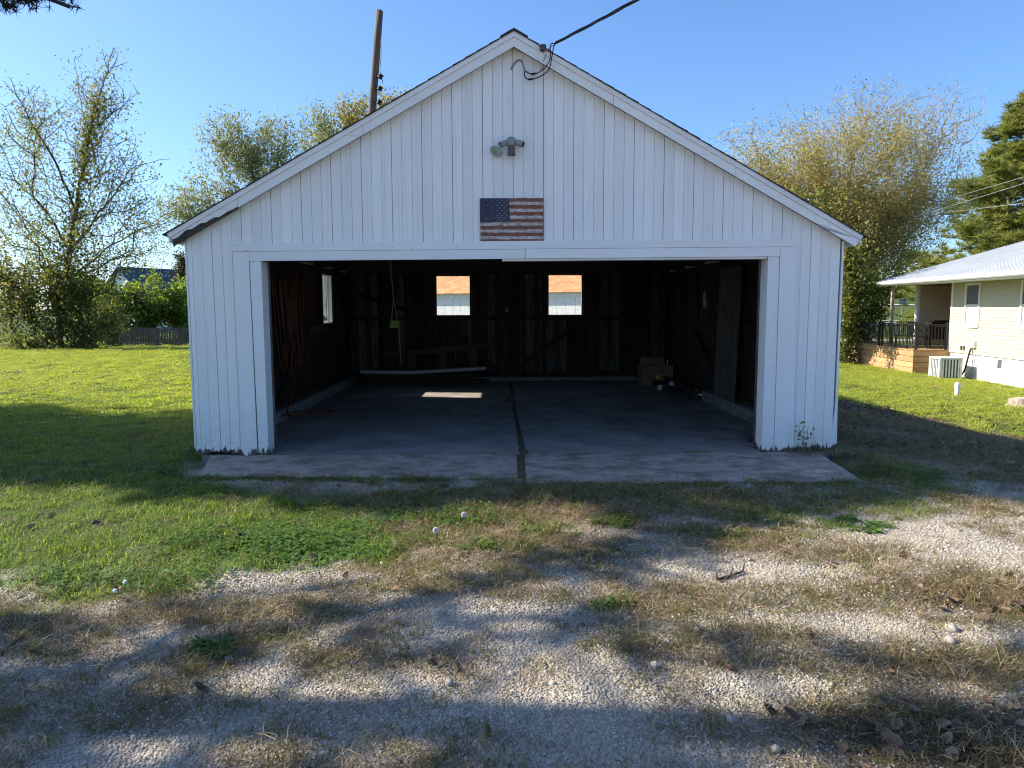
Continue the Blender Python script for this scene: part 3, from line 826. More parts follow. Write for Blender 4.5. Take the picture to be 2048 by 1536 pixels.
for a, b_ in ((1062, 148), (1056, 159)):
    p = gp(a, b_, -.05); q = gp(a + 10, b_ - 1, -.055)
    MB().tube([rel(p), rel(q)], [.010, .010], 7).obj('splice', M['black'], cab)
# far end of the cable, a pole outside the picture
svp = empty('service_pole', (float(pole_top[0]), float(pole_top[1]), 0), 'wooden pole holding the far end of the service cable', 'utility pole')
MB().tube([(0.16, 0, -.3), (0.16, 0, float(pole_top[2]) + .5)], [.15, .11], 12).obj('pole_shaft', M['pole'], svp, True)

# old pole behind the garage with three insulators
PY = 29.0
pt = at_y(759, 22, PY); pb = at_y(744, 228, PY); dv = (pb - pt) / (pb[2] - pt[2]); foot = pt + dv * (-pt[2] - .4)
up = empty('utility_pole', foot, 'weathered leaning wooden utility pole standing behind the garage roof', 'utility pole')
rp_ = lambda p: tuple(np.array(p) - foot)
pts = [rp_(foot + (pt - foot) * q) for q in np.linspace(0, 1, 14)]
MB().tube(pts, [.19 - .05 * q for q in np.linspace(0, 1, 14)], 12).obj('pole_shaft', M['pole'], up, True)
MB().prism([(-.12, 0), (-.07, .09), (-.02, .03), (.05, .07), (.11, .0)], -.05, .05).obj('splintered_top', M['pole'], up).location = Vector(pts[-1]) - Vector((0, 0, .02))
for (x, y) in ((761, 153), (760, 177), (759, 204)):
    p = at_y(x, y, PY - .2)
    m = MB(); m.tube([rp_(p + np.array([-.16, .1, .0])), rp_(p + np.array([.02, 0, .0]))], .03, 6)
    m.lathe([(.05, -.09), (.10, -.08), (.10, -.02), (.05, 0), (.10, .02), (.10, .08), (.05, .09)], rp_(p), 12, Matrix.Rotation(.5, 3, 'Y'))
    m.obj('insulator', M['black'], up)
pw = [at_y(x, y, PY - .25) for x, y in ((762, 80), (762, 110), (760, 140), (764, 158), (766, 168))]
MB().tube([rp_(p) for p in spl(pw)], .014, 5).obj('hanging_wire', M['dgrey'], up)

# ------------------------------------------------------------------ things inside the garage (loc in garage frame)
def gthing(name, u, v, z, label, cat, rz=0, group=None): return empty(name, to_world(u, v, z), label, cat, GA + rz, group)
M['cord'] = m_plain('orange_cord', (.13, .035, .016), .5)
M['cord2'] = m_plain('faded_red_hose', (.085, .024, .016), .5)
hose = gthing('hose_coil', -3.30, 3.2, 2.02, 'long reddish orange hose and cord coils hung along the left inside wall', 'hose')
r = random.Random(5)
for i in range(9):
    v0 = -.75 + i * .11 + r.uniform(-.03, .03); dep = r.uniform(.9, 1.45); w = r.uniform(.16, .34)
    P = []
    for k in range(15):
        a = k / 14
        P.append((.03 + .05 * sin(a * pi) + r.uniform(-.01, .01) + .012 * i * .5, v0 + w * (a - .5) * 2 * (1 - .35 * abs(a - .5)), -dep * sin(a * pi) ** .7 + r.uniform(-.02, .02)))
    MB().tube(spl(P, 3), .011 if i % 2 else .014, 6).obj('coil', M['cord'] if i % 2 else M['cord2'], hose)
P = [(.10, -.2, -1.2), (.14, -.5, -1.6), (.16, -.9, -1.88), (.35, -.95, -1.905), (.62, -.75, -1.91), (.70, -.45, -1.91), (.45, -.35, -1.91), (.2, -.6, -1.90), (.12, -1.0, -1.90)]
MB().tube(spl(P, 6), .013, 6).obj('tail', M['cord'], hose)
lb = gthing('wall_ledge_board', -3.34, 4.35, 1.24, 'short tan offcut board resting on the left wall rail under the window', 'board')
MB().prism([(0, -.07), (1.15, -.09), (1.15, .06), (.75, .075), (0, .06)], 0, .03, 'x').obj('offcut', M['lumber'], lb)
# yellow tag hanging on a pull rope
yt = gthing('hanging_pull_handle', -1.62, 3.6, 2.40, 'rope from the ceiling holding a yellow green plastic handle block', 'pull rope')
zt = 0
ro = m_plain('rope', (.34, .33, .30), .9)
pA = gp(781, 528, 3.6); pB = gp(787, 598, 3.6); pC = gp(789, 640, 3.6); o_ = to_world(-1.62, 3.6, 2.40)
Ri = Matrix.Rotation(-GA, 3, 'Z')
loc = lambda p: Ri @ Vector(np.array(p) - o_)
MB().tube([loc(pA) + Vector((-.02, 0, .3)), loc(pA), loc(pB)], .009, 5).obj('rope', ro, yt)
MB().tube([loc(pB), loc(gp(783, 640, 3.6))], .006, 5).obj('rope', ro, yt)
MB().tube([loc(pB), loc(gp(796, 648, 3.6))], .006, 5).obj('rope', ro, yt)
MB().tube([loc(gp(798, 655, 3.6)), loc(gp(800, 690, 3.6)), loc(gp(801, 716, 3.6)), loc(gp(803, 727, 3.6))], .005, 5).obj('rope', ro, yt)
c = loc(gp(790, 648, 3.6))
MB().prism([(c.x - .085, c.z - .06), (c.x + .085, c.z - .055), (c.x + .06, c.z + .05), (c.x - .055, c.z + .06)], c.y - .03, c.y + .03).obj('handle_block', m_noise('yellow_green_plastic', (.09, .12, .02), (.26, .29, .05), 12, rough=.5), yt)
# lumber pile and old bench frame at the left back
lp = gthing('lumber_pile', -3.0, 7.2, .018, 'low pile of old boards and beams along the back wall', 'lumber')
r = random.Random(8)
for i in range(7):
    y0 = -.15 + (i % 3) * .22; z0 = (i // 3) * .085
    L = r.uniform(2.0, 2.6)
    MB().box((r.uniform(-.15, .1), y0, z0), (L, y0 + .19, z0 + .075), Matrix.Rotation(r.uniform(-.03, .03), 3, 'Z'), (1, y0, z0)).obj('beam', M['oldwood'], lp)
wb_ = gthing('white_board', -3.0, 7.02, .285, 'long pale grey painted board lying on top of the lumber pile', 'board')
P = [(0, .0), (1.0, -.02), (2.0, .03), (2.55, .06), (2.55, .12), (2.0, .09), (1.0, .04), (0, .06)]
MB().prism(P, -.10, .10).obj('board', m_noise('pale_grey_paint', (.30, .30, .31), (.44, .44, .45), 5, (1, 6, 6)), wb_)
bf = gthing('timber_rail_frame', -2.65, 7.55, .27, 'brown timber frame with one sloping rail and three posts by the back wall', 'timber frame')
brc = MB().prism([(0, .26), (2.45, .50), (2.45, .62), (0, .40)], -.03, .03).obj('rail', M['lumber'], bf)
for u, h in ((.55, .36), (1.20, .43), (1.85, .49)):
    MB().box((u, -.07, 0), (u + .16, -.031, h)).obj('post', M['lumber'], bf)
# cardboard box
cbx = gthing('cardboard_box', 2.72, 6.75, .019, 'brown cardboard box with a small yellow sticker in the back right corner', 'box', .03)
M['card'] = m_noise('cardboard', (.20, .14, .085), (.28, .20, .125), 4, rough=.9)
m = MB(); m.box((0, 0, 0), (.62, .012, .40)); m.box((0, .448, 0), (.62, .46, .40)); m.box((0, .0125, 0), (.012, .4475, .40)); m.box((.608, .0125, 0), (.62, .4475, .40)); m.box((.0125, .0125, 0), (.6075, .4475, .012))
m.obj('carton', M['card'], cbx)
MB().prism([(.03, .401), (.56, .401), (.53, .56), (.06, .555)], .449, .457).obj('flap', M['card'], cbx)
MB().prism([(.255, .14), (.305, .13), (.36, .21), (.31, .225)], -.003, -.0005).obj('sticker', m_plain('yellow_sticker', (.75, .65, .03)), cbx)
MB().prism([(.09, .18), (.16, .14), (.26, .115), (.28, .135), (.17, .16), (.10, .20)], -.0025, -.0005).obj('printed_arc', m_plain('dark_print', (.03, .03, .03)), cbx)
# white bottle lying on the floor
bt = gthing('white_bottle', 3.02, 5.9, .075, 'small white plastic bottle with neck lying on the floor near the right curb', 'bottle', pi)
MB().lathe([(.005, 0), (.05, .003), (.055, .02), (.055, .15), (.045, .17), (.02, .185)], (0, 0, 0), 16, aim((1, .1, 0))).obj('bottle_body', m_plain('white_plastic', (.62, .65, .66), .35), bt, True)
MB().lathe([(.055, -.09), (.06, -.08), (.06, .06), (.03, .08), (.022, .11), (.001, .11)], (-.10, -.01, .02), 16, aim((.1, .0, 1))).obj('jug_body', m_plain('milky_plastic', (.60, .62, .62), .35), bt, True)
# timbers by the right wall, and the door panel leaning there
rb = gthing('curb_timber_pile', 3.15, 4.0, .02, 'row of dark weathered timbers lying along the right inside wall', 'lumber')
for i in range(3):
    MB().box((-.02 - .11 * i, .55 + .2 * i, 0), (.085 - .11 * i, 3.7 - .1 * i, .10)).obj('timber', M['oldwood'], rb)
MB().box((.0, .5, .102), (.10, 3.4, .19)).obj('timber', M['oldwood'], rb)
dp = gthing('leaning_door_panel', 3.27, 2.75, .195, 'tall grey weathered plank door leaning against the right inside wall', 'door panel')
for i in range(3):
    MB().box((0 + .002 * i, .0 + .34 * i, 0), (.025 + .002 * i, .336 + .34 * i, 2.0), Matrix.Rotation(.03, 3, 'Y')).obj('door_plank', M['greywood'], dp)
for z in (.42, 1.35): MB().box((-.022, .03, z), (-.0005, 1.0, z + .11), Matrix.Rotation(.03, 3, 'Y')).obj('door_batten', M['greywood'], dp)
wc = gthing('wall_rag', 3.33, 4.6, 1.72, 'small pale cloth hanging on the right inside wall', 'cloth')
MB().prism([(-.10, -.11), (.05, -.14), (.12, .08), (.02, .15)], 0, .02, 'x').obj('rag', m_plain('pale_cloth', (.38, .38, .36), .9), wc)
kc = gthing('cable_coil', 2.82, .45, .03, 'black cable coil standing on the floor beside the right door jamb', 'cable coil')
for i in range(4):
    P = [(.0 + .03 * cos(a) + .008 * i, .10 * i * .15 + .02 * i, .20 + .19 * sin(a)) if False else (-.02 * i + .05 * cos(a), .03 * i, .14 + (.11 + .012 * i) * sin(a)) for a in np.linspace(0, 2 * pi, 22)]
    MB().tube(P, .005, 5).obj('coil', M['black'], kc)
ck = gthing('wood_chock', -.02, 4.55, .02, 'small wooden chock lying on the floor beside the joint', 'wood block', .5)
MB().prism([(-.04, 0), (.05, 0), (.04, .05), (.0, .06)], -.14, .05).obj('block', M['lumber'], ck)
stk = gthing('floor_stick', -1.02, 3.3, .022, 'short pale stick lying on the floor of the left bay', 'stick', -.5)
MB().tube([(0, 0, .008), (.06, .01, .012), (.13, .0, .008)], [.010, .012, .006], 6).obj('stick', M['lumber'], stk)
for k, (px, py, lab) in enumerate(((1054, 555, 'small pale switch plate high on the back wall between the windows'), (1014, 620, 'pale electrical outlet box on the back wall right of the left window'))):
    u, z = gar(px, py, DV - .06)
    w = gthing('outlet_box', u, DV - .055, z, lab, 'outlet box'); MB().box((-.03, -.03, -.05), (.03, 0, .05)).obj('cover_plate', M['greyplastic'], w)

# ------------------------------------------------------------------ neighbour shed seen through the back windows
M['oshingle'] = m_noise('orange_shingle', (.42, .19, .085), (.60, .30, .15), 30, rough=.9, bump=.3, rnd=.35)
M['shedwhite'] = m_plain('shed_white_paint', (.80, .81, .80), .6)
SY = 23.0
shd = empty('neighbour_shed', (0, SY, 0), 'low white board shed with an orange shingle roof seen through the back windows', 'shed', radians(-23))
x0, x1 = -3.6, 3.3
ez = 1.93
bx0 = x0
while bx0 < x1:
    box('board', (bx0 + .004, 0, -.3), (bx0 + .296, .02, ez), M['shedwhite'], shd); bx0 += .30
MB().box((x0, .0205, -.3), (x1 + .2, .03, ez)).obj('sheathing', M['sheath'], shd)
MB().box((x0 - .1, -.035, ez + .002), (x1 + .3, .0, ez + .15)).obj('fascia_board', M['shedwhite'], shd)
ps = .62
for i in range(14):
    a = i * .14 - .06; jn = random.Random(i)
    xa = x0 - .15 - (i % 2) * .12
    while xa < x1 + .3:
        w = .29
        MB().prism([(-.08 + a, ez + .17 + a * ps + .010), (-.08 + a + .17, ez + .17 + (a + .17) * ps + .006), (-.08 + a + .17, ez + .17 + (a + .17) * ps), (-.08 + a, ez + .17 + a * ps)], xa + .004, xa + w - .004, 'x').obj('shingle', M['oshingle'], shd)
        xa += w
MB().prism([(.0, ez + .155), (2.4, ez + .155 + 2.4 * ps), (4.8, ez + .155), (4.8, ez + .10), (.0, ez + .10)], x0, x1 + .2, 'x').obj('roof_deck', M['sheath'], shd)
MB().box((x0 + .02, .2, -.3), (x1, 4.6, ez)).obj('wall_shell', M['shedwhite'], shd)

# ------------------------------------------------------------------ the neighbour's house on the right
HA = radians(4.5)
HC = np.array([15.7, 26.0, 0.0])
house = empty('house', HC, 'single storey house with pale yellow lap siding and a white metal roof', 'house', -HA)
# local frame: +y away from the camera, +x into the house, wall face at x = 0, corner nearest the deck at y = 0
M['siding'] = m_noise('yellow_lap_siding', (.47, .43, .31), (.52, .48, .355), 3, bump=.05, rough=.6)
M['trimw'] = m_plain('white_vinyl_trim', (.78, .78, .75), .5)
M['found'] = m_noise('white_foundation', (.66, .66, .65), (.76, .76, .75), 5, bump=.2)
M['mroof'] = m_noise('white_metal_roof', (.46, .49, .52), (.58, .60, .62), 1.2, bump=.03, rough=.38, spec=.5)
M['screen'] = m_plain('window_screen', (.10, .105, .11), .35, .5)
M['shade'] = m_plain('window_blind', (.46, .46, .45), .6)
FB = -.02; ET = 2.50; YN = -9.5
def lap(name, org, du, length, z0, z1, parent, face):
    """overlapping boards on one wall, each a tilted strip with a lip"""
    m = MB(); n = int((z1 - z0) / .115); o = np.array(org, float); du = np.array(du, float); fc = np.array(face, float)
    for i in range(n + 1):
        a = z0 + i * .115; b = min(z1, a + .115)
        if b - a < .01: continue
        p0 = o + fc * .024; p1 = o + fc * .004
        V = [(*(p0)[:2], a), (*(p0 + du * length)[:2], a), (*(p1 + du * length)[:2], b), (*p1[:2], b), (*(o)[:2], a), (*(o + du * length)[:2], a)]
        m.add(V, [(0, 1, 2, 3), (4, 5, 1, 0)])
    ob = m.obj(name, M['siding'], parent); ob['kind'] = 'stuff'; return ob
lap('lap_siding', (0, YN, 0), (0, 1, 0), -YN, FB, ET, house, (-1, 0, 0))
MB().box((.001, YN, FB - .02), (.2, -.001, ET + .05)).obj('wall', M['siding'], house)
MB().box((.02, YN, -1.3), (.22, -.01, FB - .021)).obj('foundation', M['found'], house)
MB().box((-.03, -.10, FB), (.001, .005, ET)).obj('corner_trim', M['trimw'], house)
MB().box((-.03, .0055, FB), (.10, .03, ET)).obj('corner_trim', M['trimw'], house)
def hwin(y0, y1, z0, z1):
    f = MB(); w = .085
    f.box((-.055, y0 - w, z0 - w), (-.005, y0, z1 + w)); f.box((-.055, y1, z0 - w), (-.005, y1 + w, z1 + w))
    f.box((-.0545, y0, z1), (-.0055, y1, z1 + w)); f.box((-.06, y0, z0 - w - .02), (-.0055, y1, z0))
    f.box((-.05, y0, (z0 + z1) / 2 - .02), (-.012, y1, (z0 + z1) / 2 + .02))
    fo = f.obj('window', M['trimw'], house)
    MB().box((-.03, y0, (z0 + z1) / 2 + .02), (-.02, y1, z1)).obj('pane', M['screen'], fo)
    MB().box((-.025, y0 + .05, z0 + .02), (-.015, y1 - .02, (z0 + z1) / 2 - .02)).obj('pane', M['shade'], fo)
hwin(-1.75, -1.0, .98, 2.30)
hwin(-4.95, -4.1, .98, 2.30)
# basement window, conduit box, hose bibbs
bw = MB(); bw.box((-.005, -3.75, -.40), (.018, -2.95, -.06)); bw = bw.obj('basement_window', M['trimw'], house)
MB().box((-.012, -3.70, -.36), (-.0055, -3.42, -.09)).obj('pane', M['shade'], bw)
MB().box((-.012, -3.22, -.36), (-.0055, -2.99, -.09)).obj('pane', M['screen'], bw)
MB().box((-.012, -3.40, -.34), (-.0055, -3.24, -.16)).obj('vent_hood', M['trimw'], bw)
MB().box((-.10, -1.75, .20), (-.019, -1.58, .42)).obj('disconnect_box', M['trimw'], house)
for y in (-.85, -1.02): MB().box((-.06, y - .03, .10), (-.02, y + .03, .24)).obj('wall_vent', M['dgrey'], house)
# roof: sloping up away from us, eave beyond the wall, gable end over the porch
EX = -1.15; YF = 3.4; PT = .285
def rz_(x): return ET + .10 + (x - EX) * PT
m = MB(); m.prism([(EX, rz_(EX)), (6.4, rz_(6.4)), (6.4, rz_(6.4) - .06), (EX, rz_(EX) - .06)], YN, YF); m.obj('roof_sheet', M['mroof'], house)
y = YF - .02
while y > YN:
    MB().prism([(EX - .02, rz_(EX)), (6.38, rz_(6.38)), (6.38, rz_(6.38) + .013), (EX - .02, rz_(EX) + .013)], y - .03, y).obj('roof_rib', M['mroof'], house); y -= .305
MB().prism([(6.4, rz_(6.4)), (14, rz_(6.4) - 7.6 * PT), (14, rz_(6.4) - 7.6 * PT - .06), (6.4, rz_(6.4) - .06)], YN, YF).obj('roof_sheet', M['mroof'], house)
MB().prism([(EX - .10, rz_(EX) - .02), (EX - .10, rz_(EX) - .12), (EX - .06, rz_(EX) - .16), (EX - .001, rz_(EX) - .16), (EX - .001, rz_(EX) - .02)], YN, YF + .02).obj('gutter', M['trimw'], house)
MB().box((EX, YN, ET - .10), (EX + .03, YF, rz_(EX) - .062)).obj('fascia_board', M['trimw'], house)
MB().box((EX + .031, YN, ET - .08), (-.02, YF - .03, ET - .06)).obj('soffit', M['trimw'], house)
MB().box((.0, .031, ET - .08), (6, YF - .03, ET - .05)).obj('porch_ceiling', m_plain('bounce_dark_ceiling', (.10, .075, .05)), house)  # ceiling browned so it bounces less light and the porch stays dim
MB().prism([(EX + .031, ET - .08), (6.4, ET - .08), (6.4, rz_(6.4) - .07), (EX + .031, rz_(EX) - .07)], YF - .029, YF - .005).obj('gable_board', M['siding'], house)
# porch back wall, side wall and post
lap('lap_siding', (.22, 2.9, 0), (1, 0, 0), 3.0, .10, ET - .08, house, (0, -1, 0))
MB().box((.22, 2.901, .06), (3.2, 3.05, ET - .082)).obj('porch_wall', M['siding'], house)
MB().box((.12, 2.87, .06), (.219, 3.06, ET - .081)).obj('corner_trim', M['trimw'], house)
MB().box((1.901, .035, .06), (2.05, 2.88, ET - .082)).obj('porch_dark_wall', m_plain('bounce_dark_wall', (.05, .05, .045)), house)  # side wall coloured dark to hold down bounced light, keeping the porch shaded
MB().box((.001, .031, FB), (1.9, .05, ET - .082)).obj('porch_wall', M['siding'], house)
MB().box((-1.02 + .15, 2.85, .07), (-.76, 2.96, ET - .081)).obj('porch_post', m_plain('tan_porch_post', (.42, .36, .27)), house)
# deck
M['deck'] = m_noise('new_deck_lumber', (.36, .21, .095), (.50, .31, .15), 3, (.8, .8, 7), bump=.2, rnd=.3)
dk = empty('deck', HC, 'new golden wooden deck with board skirting beside the yellow house', 'deck', -HA)
DX0, DX1, DY1 = -1.20, .0, 6.3
for i in range(5):
    z0 = -1.02 + i * .206
    MB().box((DX0, .02, z0), (-.0, .045, z0 + .190)).obj('skirt_board', M['deck'], dk)
    MB().box((DX0 - .026, .0195, z0), (DX0 - .001, DY1, z0 + .190)).obj('skirt_board', M['deck'], dk)
y = .0
i = 0
while y < DY1:
    MB().box((DX0 - .05, y, .008), (1.85 if .06 < y < 2.8 else -.04, y + .135, .04)).obj('deck_board', M['deck'], dk); y += .141
MB().box((DX0 + .05, .06, -1.05), (-.05, DY1 - .05, -.0)).obj('understructure', M['sheath'], dk)
# railing
M['iron'] = m_plain('black_iron_railing', (.02, .02, .022), .4)
rl = empty('deck_railing', HC, 'black metal railing with thin upright balusters round the deck', 'railing', -HA)
def rail(p, q, posts):
    p = np.array(p); q = np.array(q); L = np.linalg.norm(q - p); d = (q - p) / L
    for z in (.14, .92):
        a = p; b = q; n = np.array([-d[1], d[0]]) * .018
        V = [(*(a - n), z), (*(a + n), z), (*(b + n), z), (*(b - n), z)]
        MB().add([*V, *[(x, y_, z + .035) for x, y_, _ in V]], [(3, 2, 1, 0), (4, 5, 6, 7), (0, 1, 5, 4), (1, 2, 6, 5), (2, 3, 7, 6), (3, 0, 4, 7)]).obj('rail', M['iron'], rl)
    k = .11
    while k < L - .05:
        c = p + d * k; MB().box((c[0] - .012, c[1] - .012, .176), (c[0] + .012, c[1] + .012, .919)).obj('baluster', M['iron'], rl); k += .115
    for k in posts:
        c = p + d * k; MB().box((c[0] - .035, c[1] - .035, .041), (c[0] + .035, c[1] + .035, 1.02)).obj('post', M['iron'], rl)
rail((DX0 + .03, .08), (-.05, .08), (.04, 1.08))
rail((DX0 + .03, .16), (DX0 + .03, DY1 - .05), (2.7, 2.95, 6.05))
# barbecue grill under its cover and a metal chair on the deck
gr_ = empty('barbecue_grill', to_world(0, 0, 0) * 0 + HC + np.array([.55, 1.7, .045]), 'black barbecue grill with a round hood on the porch deck', 'grill', -HA)
MB().prism([(-.42, .62), (.42, .62), (.42, .82), (.36, .95), (.22, 1.03), (-.22, 1.03), (-.36, .95), (-.42, .82)], -.25, .25).obj('hood', M['black'], gr_)
MB().box((-.40, -.24, .30), (.40, .24, .615)).obj('firebox', M['black'], gr_)
for x in (-.36, .36):
    for y in (-.2, .2): MB().box((x - .025, y - .025, 0), (x + .025, y + .025, .299)).obj('leg', M['black'], gr_)
MB().tube([(-.25, -.29, .80), (.25, -.29, .80)], .015, 6).obj('handle', M['screw'], gr_)
MB().box((.425, -.2, .60), (.70, .2, .62)).obj('side_shelf', M['dgrey'], gr_)
for k, (x, y, a, lab) in enumerate(((-.55, 1.1, .4, 'black metal patio chair in front of the barbecue grill'), (-.45, 2.3, -.5, 'black metal patio chair beside the porch post'))):
    ch = empty('patio_chair', HC + np.array([x, y, .045]), lab, 'chair', a, 'patio chairs on the deck')
    MB().box((-.25, -.25, .42), (.25, .25, .45)).obj('seat', M['iron'], ch)
    for px_ in np.linspace(-.22, .22, 7): MB().box((px_ - .012, .235, .451), (px_ + .012, .25, .93)).obj('back_slat', M['iron'], ch)
    MB().box((-.25, .23, .931), (.25, .255, .97)).obj('back_rail', M['iron'], ch)
    for sx in (-.23, .23):
        for sy in (-.23, .23): MB().box((sx - .015, sy - .015, 0), (sx + .015, sy + .015, .419)).obj('leg', M['iron'], ch)
        MB().box((sx - .02, -.24, .64), (sx + .02, .229, .665)).obj('armrest', M['iron'], ch)
# condenser
M['acbody'] = m_plain('condenser_enamel', (.56, .58, .54), .45)
acp = at_z(1893, 756, -.83)
ac = empty('air_conditioner', (acp[0], acp[1] + .1, -.86), 'white louvred air conditioner unit on the grass in front of the deck', 'air conditioner', -HA)
MB().box((-.36, -.36, .0), (.36, .36, .05)).obj('base_pan', M['acbody'], ac)
MB().box((-.33, -.33, .051), (.33, .33, .68)).obj('coil', m_plain('condenser_coil', (.10, .11, .11), .5), ac)
MB().prism([(-.38, -.36), (-.36, -.38), (.36, -.38), (.38, -.36), (.38, .36), (.36, .38), (-.36, .38), (-.38, .36)], .681, .74, 'z').obj('lid', M['acbody'], ac)
for sx in (-1, 1):
    for sy in (-1, 1):
        MB().box((min(sx * .37, sx * .29), min(sy * .37, sy * .29), .051), (max(sx * .37, sx * .29), max(sy * .37, sy * .29), .68)).obj('corner_panel', M['acbody'], ac)
for k in range(6):
    x = -.25 + k * .1
    MB().box((x - .022, -.365, .08), (x + .022, -.335, .66)).obj('louvre', M['acbody'], ac)
    MB().box((-.365, x - .022, .08), (-.335, x + .022, .66)).obj('louvre', M['acbody'], ac)
pc = [(.38, .0, .12), (.55, .05, .10), (.62, -.05, .35), (.66, -.12, .75), (.72, -.15, 1.02), (.80, -.2, 1.08)]
MB().tube(spl(pc, 5), .03, 7).obj('refrigerant_line', M['black'], ac)
MB().tube(spl([(.38, -.05, .2), (.6, -.25, .15), (.76, -.3, .5), (.79, -.3, 1.05)], 5), .012, 5).obj('electric_whip', M['dgrey'], ac)
# white pipe and stump in the yard
p = at_z(1914, 790, -.55)
pv = empty('cleanout_pipe', (p[0], p[1], float(ground_z(p[0], p[1])) - .05), 'short white plastic cleanout pipe standing in the right lawn', 'pipe')
MB().lathe([(.055, 0), (.055, .26), (.065, .262), (.065, .34), (.058, .345)], n=16).obj('pipe', M['trimw'], pv)
MB().lathe([(.058, .346), (.058, .37), (.02, .375), (.02, .39), (.001, .39)], n=16).obj('cap', M['trimw'], pv)
p = at_z(2042, 800, -.42)
sp_ = empty('tree_stump', (p[0], p[1], float(ground_z(p[0], p[1])) - .05), 'weathered pale tree stump at the right edge of the lawn', 'stump')
V = []; n = 18; prof = [(.40, 0), (.30, .06), (.235, .14), (.21, .25)]
m = MB(); F = []
for r_, z in prof:
    for k in range(n):
        a = 2 * pi * k / n; rr_ = r_ * (1 + .12 * sin(3 * a + 1) + .06 * sin(7 * a)); V.append((rr_ * cos(a), rr_ * sin(a), z + (.02 * sin(2 * a) if z > .2 else 0)))
for i in range(3):
    for k in range(n): F.append((i * n + k, i * n + (k + 1) % n, (i + 1) * n + (k + 1) % n, (i + 1) * n + k))
m.add(V, F).obj('stump_bark', m_noise('stump_wood', (.20, .15, .11), (.42, .34, .27), 6, (3, 3, 1), bump=.5), sp_)
MB().add(V[-n:], [tuple(range(n))]).obj('cut_face', m_noise('stump_cut', (.36, .29, .22), (.50, .43, .34), 20), sp_)
# street sign seen from the back
p = at_z(1803, 644, -.4); sgn = empty('street_sign', (p[0] * .82, p[1] * .82, float(ground_z(p[0] * .82, p[1] * .82))), 'grey back of a road sign on a thin post beside the street', 'sign')
MB().box((-.03, -.03, 0), (.03, .03, 3.5)).obj('post', M['greyplastic'], sgn)
MB().box((-.42, -.05, 2.75), (.42, -.031, 3.3)).obj('sign_plate', m_plain('sign_back', (.26, .26, .25), .7), sgn)

# ------------------------------------------------------------------ left background: picket fence, house
M['fencew'] = m_noise('grey_fence_wood', (.07, .058, .048), (.16, .138, .115), 3, (9, 9, .8), bump=.3, rnd=.5)
fy = 45.0
f0 = at_y(236, 688, fy); f1 = at_y(520, 688, fy)
fn = empty('picket_fence', (f0[0], fy, float(terrain(f0[0], fy))), 'grey weathered wooden picket fence below the hedge at the far lawn', 'fence')
L = f1[0] - f0[0]; i = 0; x = 0; r = random.Random(2)
while x < L:
    h = 1.14 + r.uniform(-.03, .03)
    MB().prism([(x, 0), (x + .135, 0), (x + .135, h - .05), (x + .067, h), (x, h - .05)], r.uniform(-.01, .01) - .02, .0).obj('picket', M['fencew'], fn); x += .168
for z in (.3, .9): MB().box((0, .001, z), (L, .04, z + .09)).obj('rail', M['fencew'], fn)
x = 0
while x < L: MB().box((x, .041, 0), (x + .1, .13, 1.1)).obj('post', M['fencew'], fn); x += 2.4
M['teal'] = m_noise('teal_shingle', (.02, .07, .10), (.04, .10, .14), 20, bump=.2)
hb = empty('far_house', at_y(318, 600, 75) * np.array([1, 1, 0]), 'white gabled house with a dark teal roof behind the left hedge', 'house', radians(-28))
MB().prism([(-3.6, -1.5), (3.6, -1.5), (3.6, 2.6), (0, 5.6), (-3.6, 2.6)], -4, 5).obj('wall', M['shedwhite'], hb)
for s in (-1, 1): MB().prism([(0, 5.72), (s * 4.1, 2.3), (s * 4.1, 2.15), (0, 5.61)], -4.4, 5.4).obj('roof', M['teal'], hb)
for x in (-1.5, 1.2):
    w = MB().box((x - .5, -4.05, .8), (x + .5, -4.001, 2.2)).obj('window', M['trimw'], hb); MB().box((x - .42, -4.07, .88), (x + .42, -4.051, 2.12)).obj('pane', M['screen'], w)
hb2 = empty('far_white_house', (60, 178, float(terrain(60, 178))), 'small white and blue house on the far hill seen past the porch post', 'house', .2)
MB().prism([(-5, -.5), (5, -.5), (5, 3), (0, 5.5), (-5, 3)], -4, 4).obj('wall', M['shedwhite'], hb2)
for s in (-1, 1): MB().prism([(0, 5.65), (s * 5.5, 2.85), (s * 5.5, 2.6), (0, 5.51)], -4.4, 4.4).obj('roof', m_plain('slate_blue_roof', (.10, .13, .18)), hb2)
for x in (-2.5, 2): MB().box((x - .6, -4.05, 1), (x + .6, -4.001, 2.3)).obj('window', m_plain('blue_pane', (.05, .10, .2), .2), hb2)
# overhead wires at the right
for k, (a, b_, lab) in enumerate((((2048, 347), (1790, 425), 'highest of the three thin overhead wires crossing the pine'), ((2048, 360), (1700, 470), 'middle one of the three thin overhead wires crossing the pine'), ((2048, 399), (1760, 437), 'lowest of the three thin overhead wires crossing the pine'))):
    A = at_y(*a, 27); B = at_y(*b_, 40); A2 = A + (A - B) * 1.2; B2 = B + (B - A) * .5
    pts = [A2 + (B2 - A2) * q - np.array([0, 0, .5 * q * (1 - q)]) for q in np.linspace(0, 1, 24)]
    w = MB().tube([tuple(p - A2) for p in pts], .011, 5).obj('overhead_wire', m_plain('aluminium_wire', (.22, .22, .22), .5), None); w.location = Vector(A2)
    tag(w, lab, 'wire', 'overhead wires at the right')

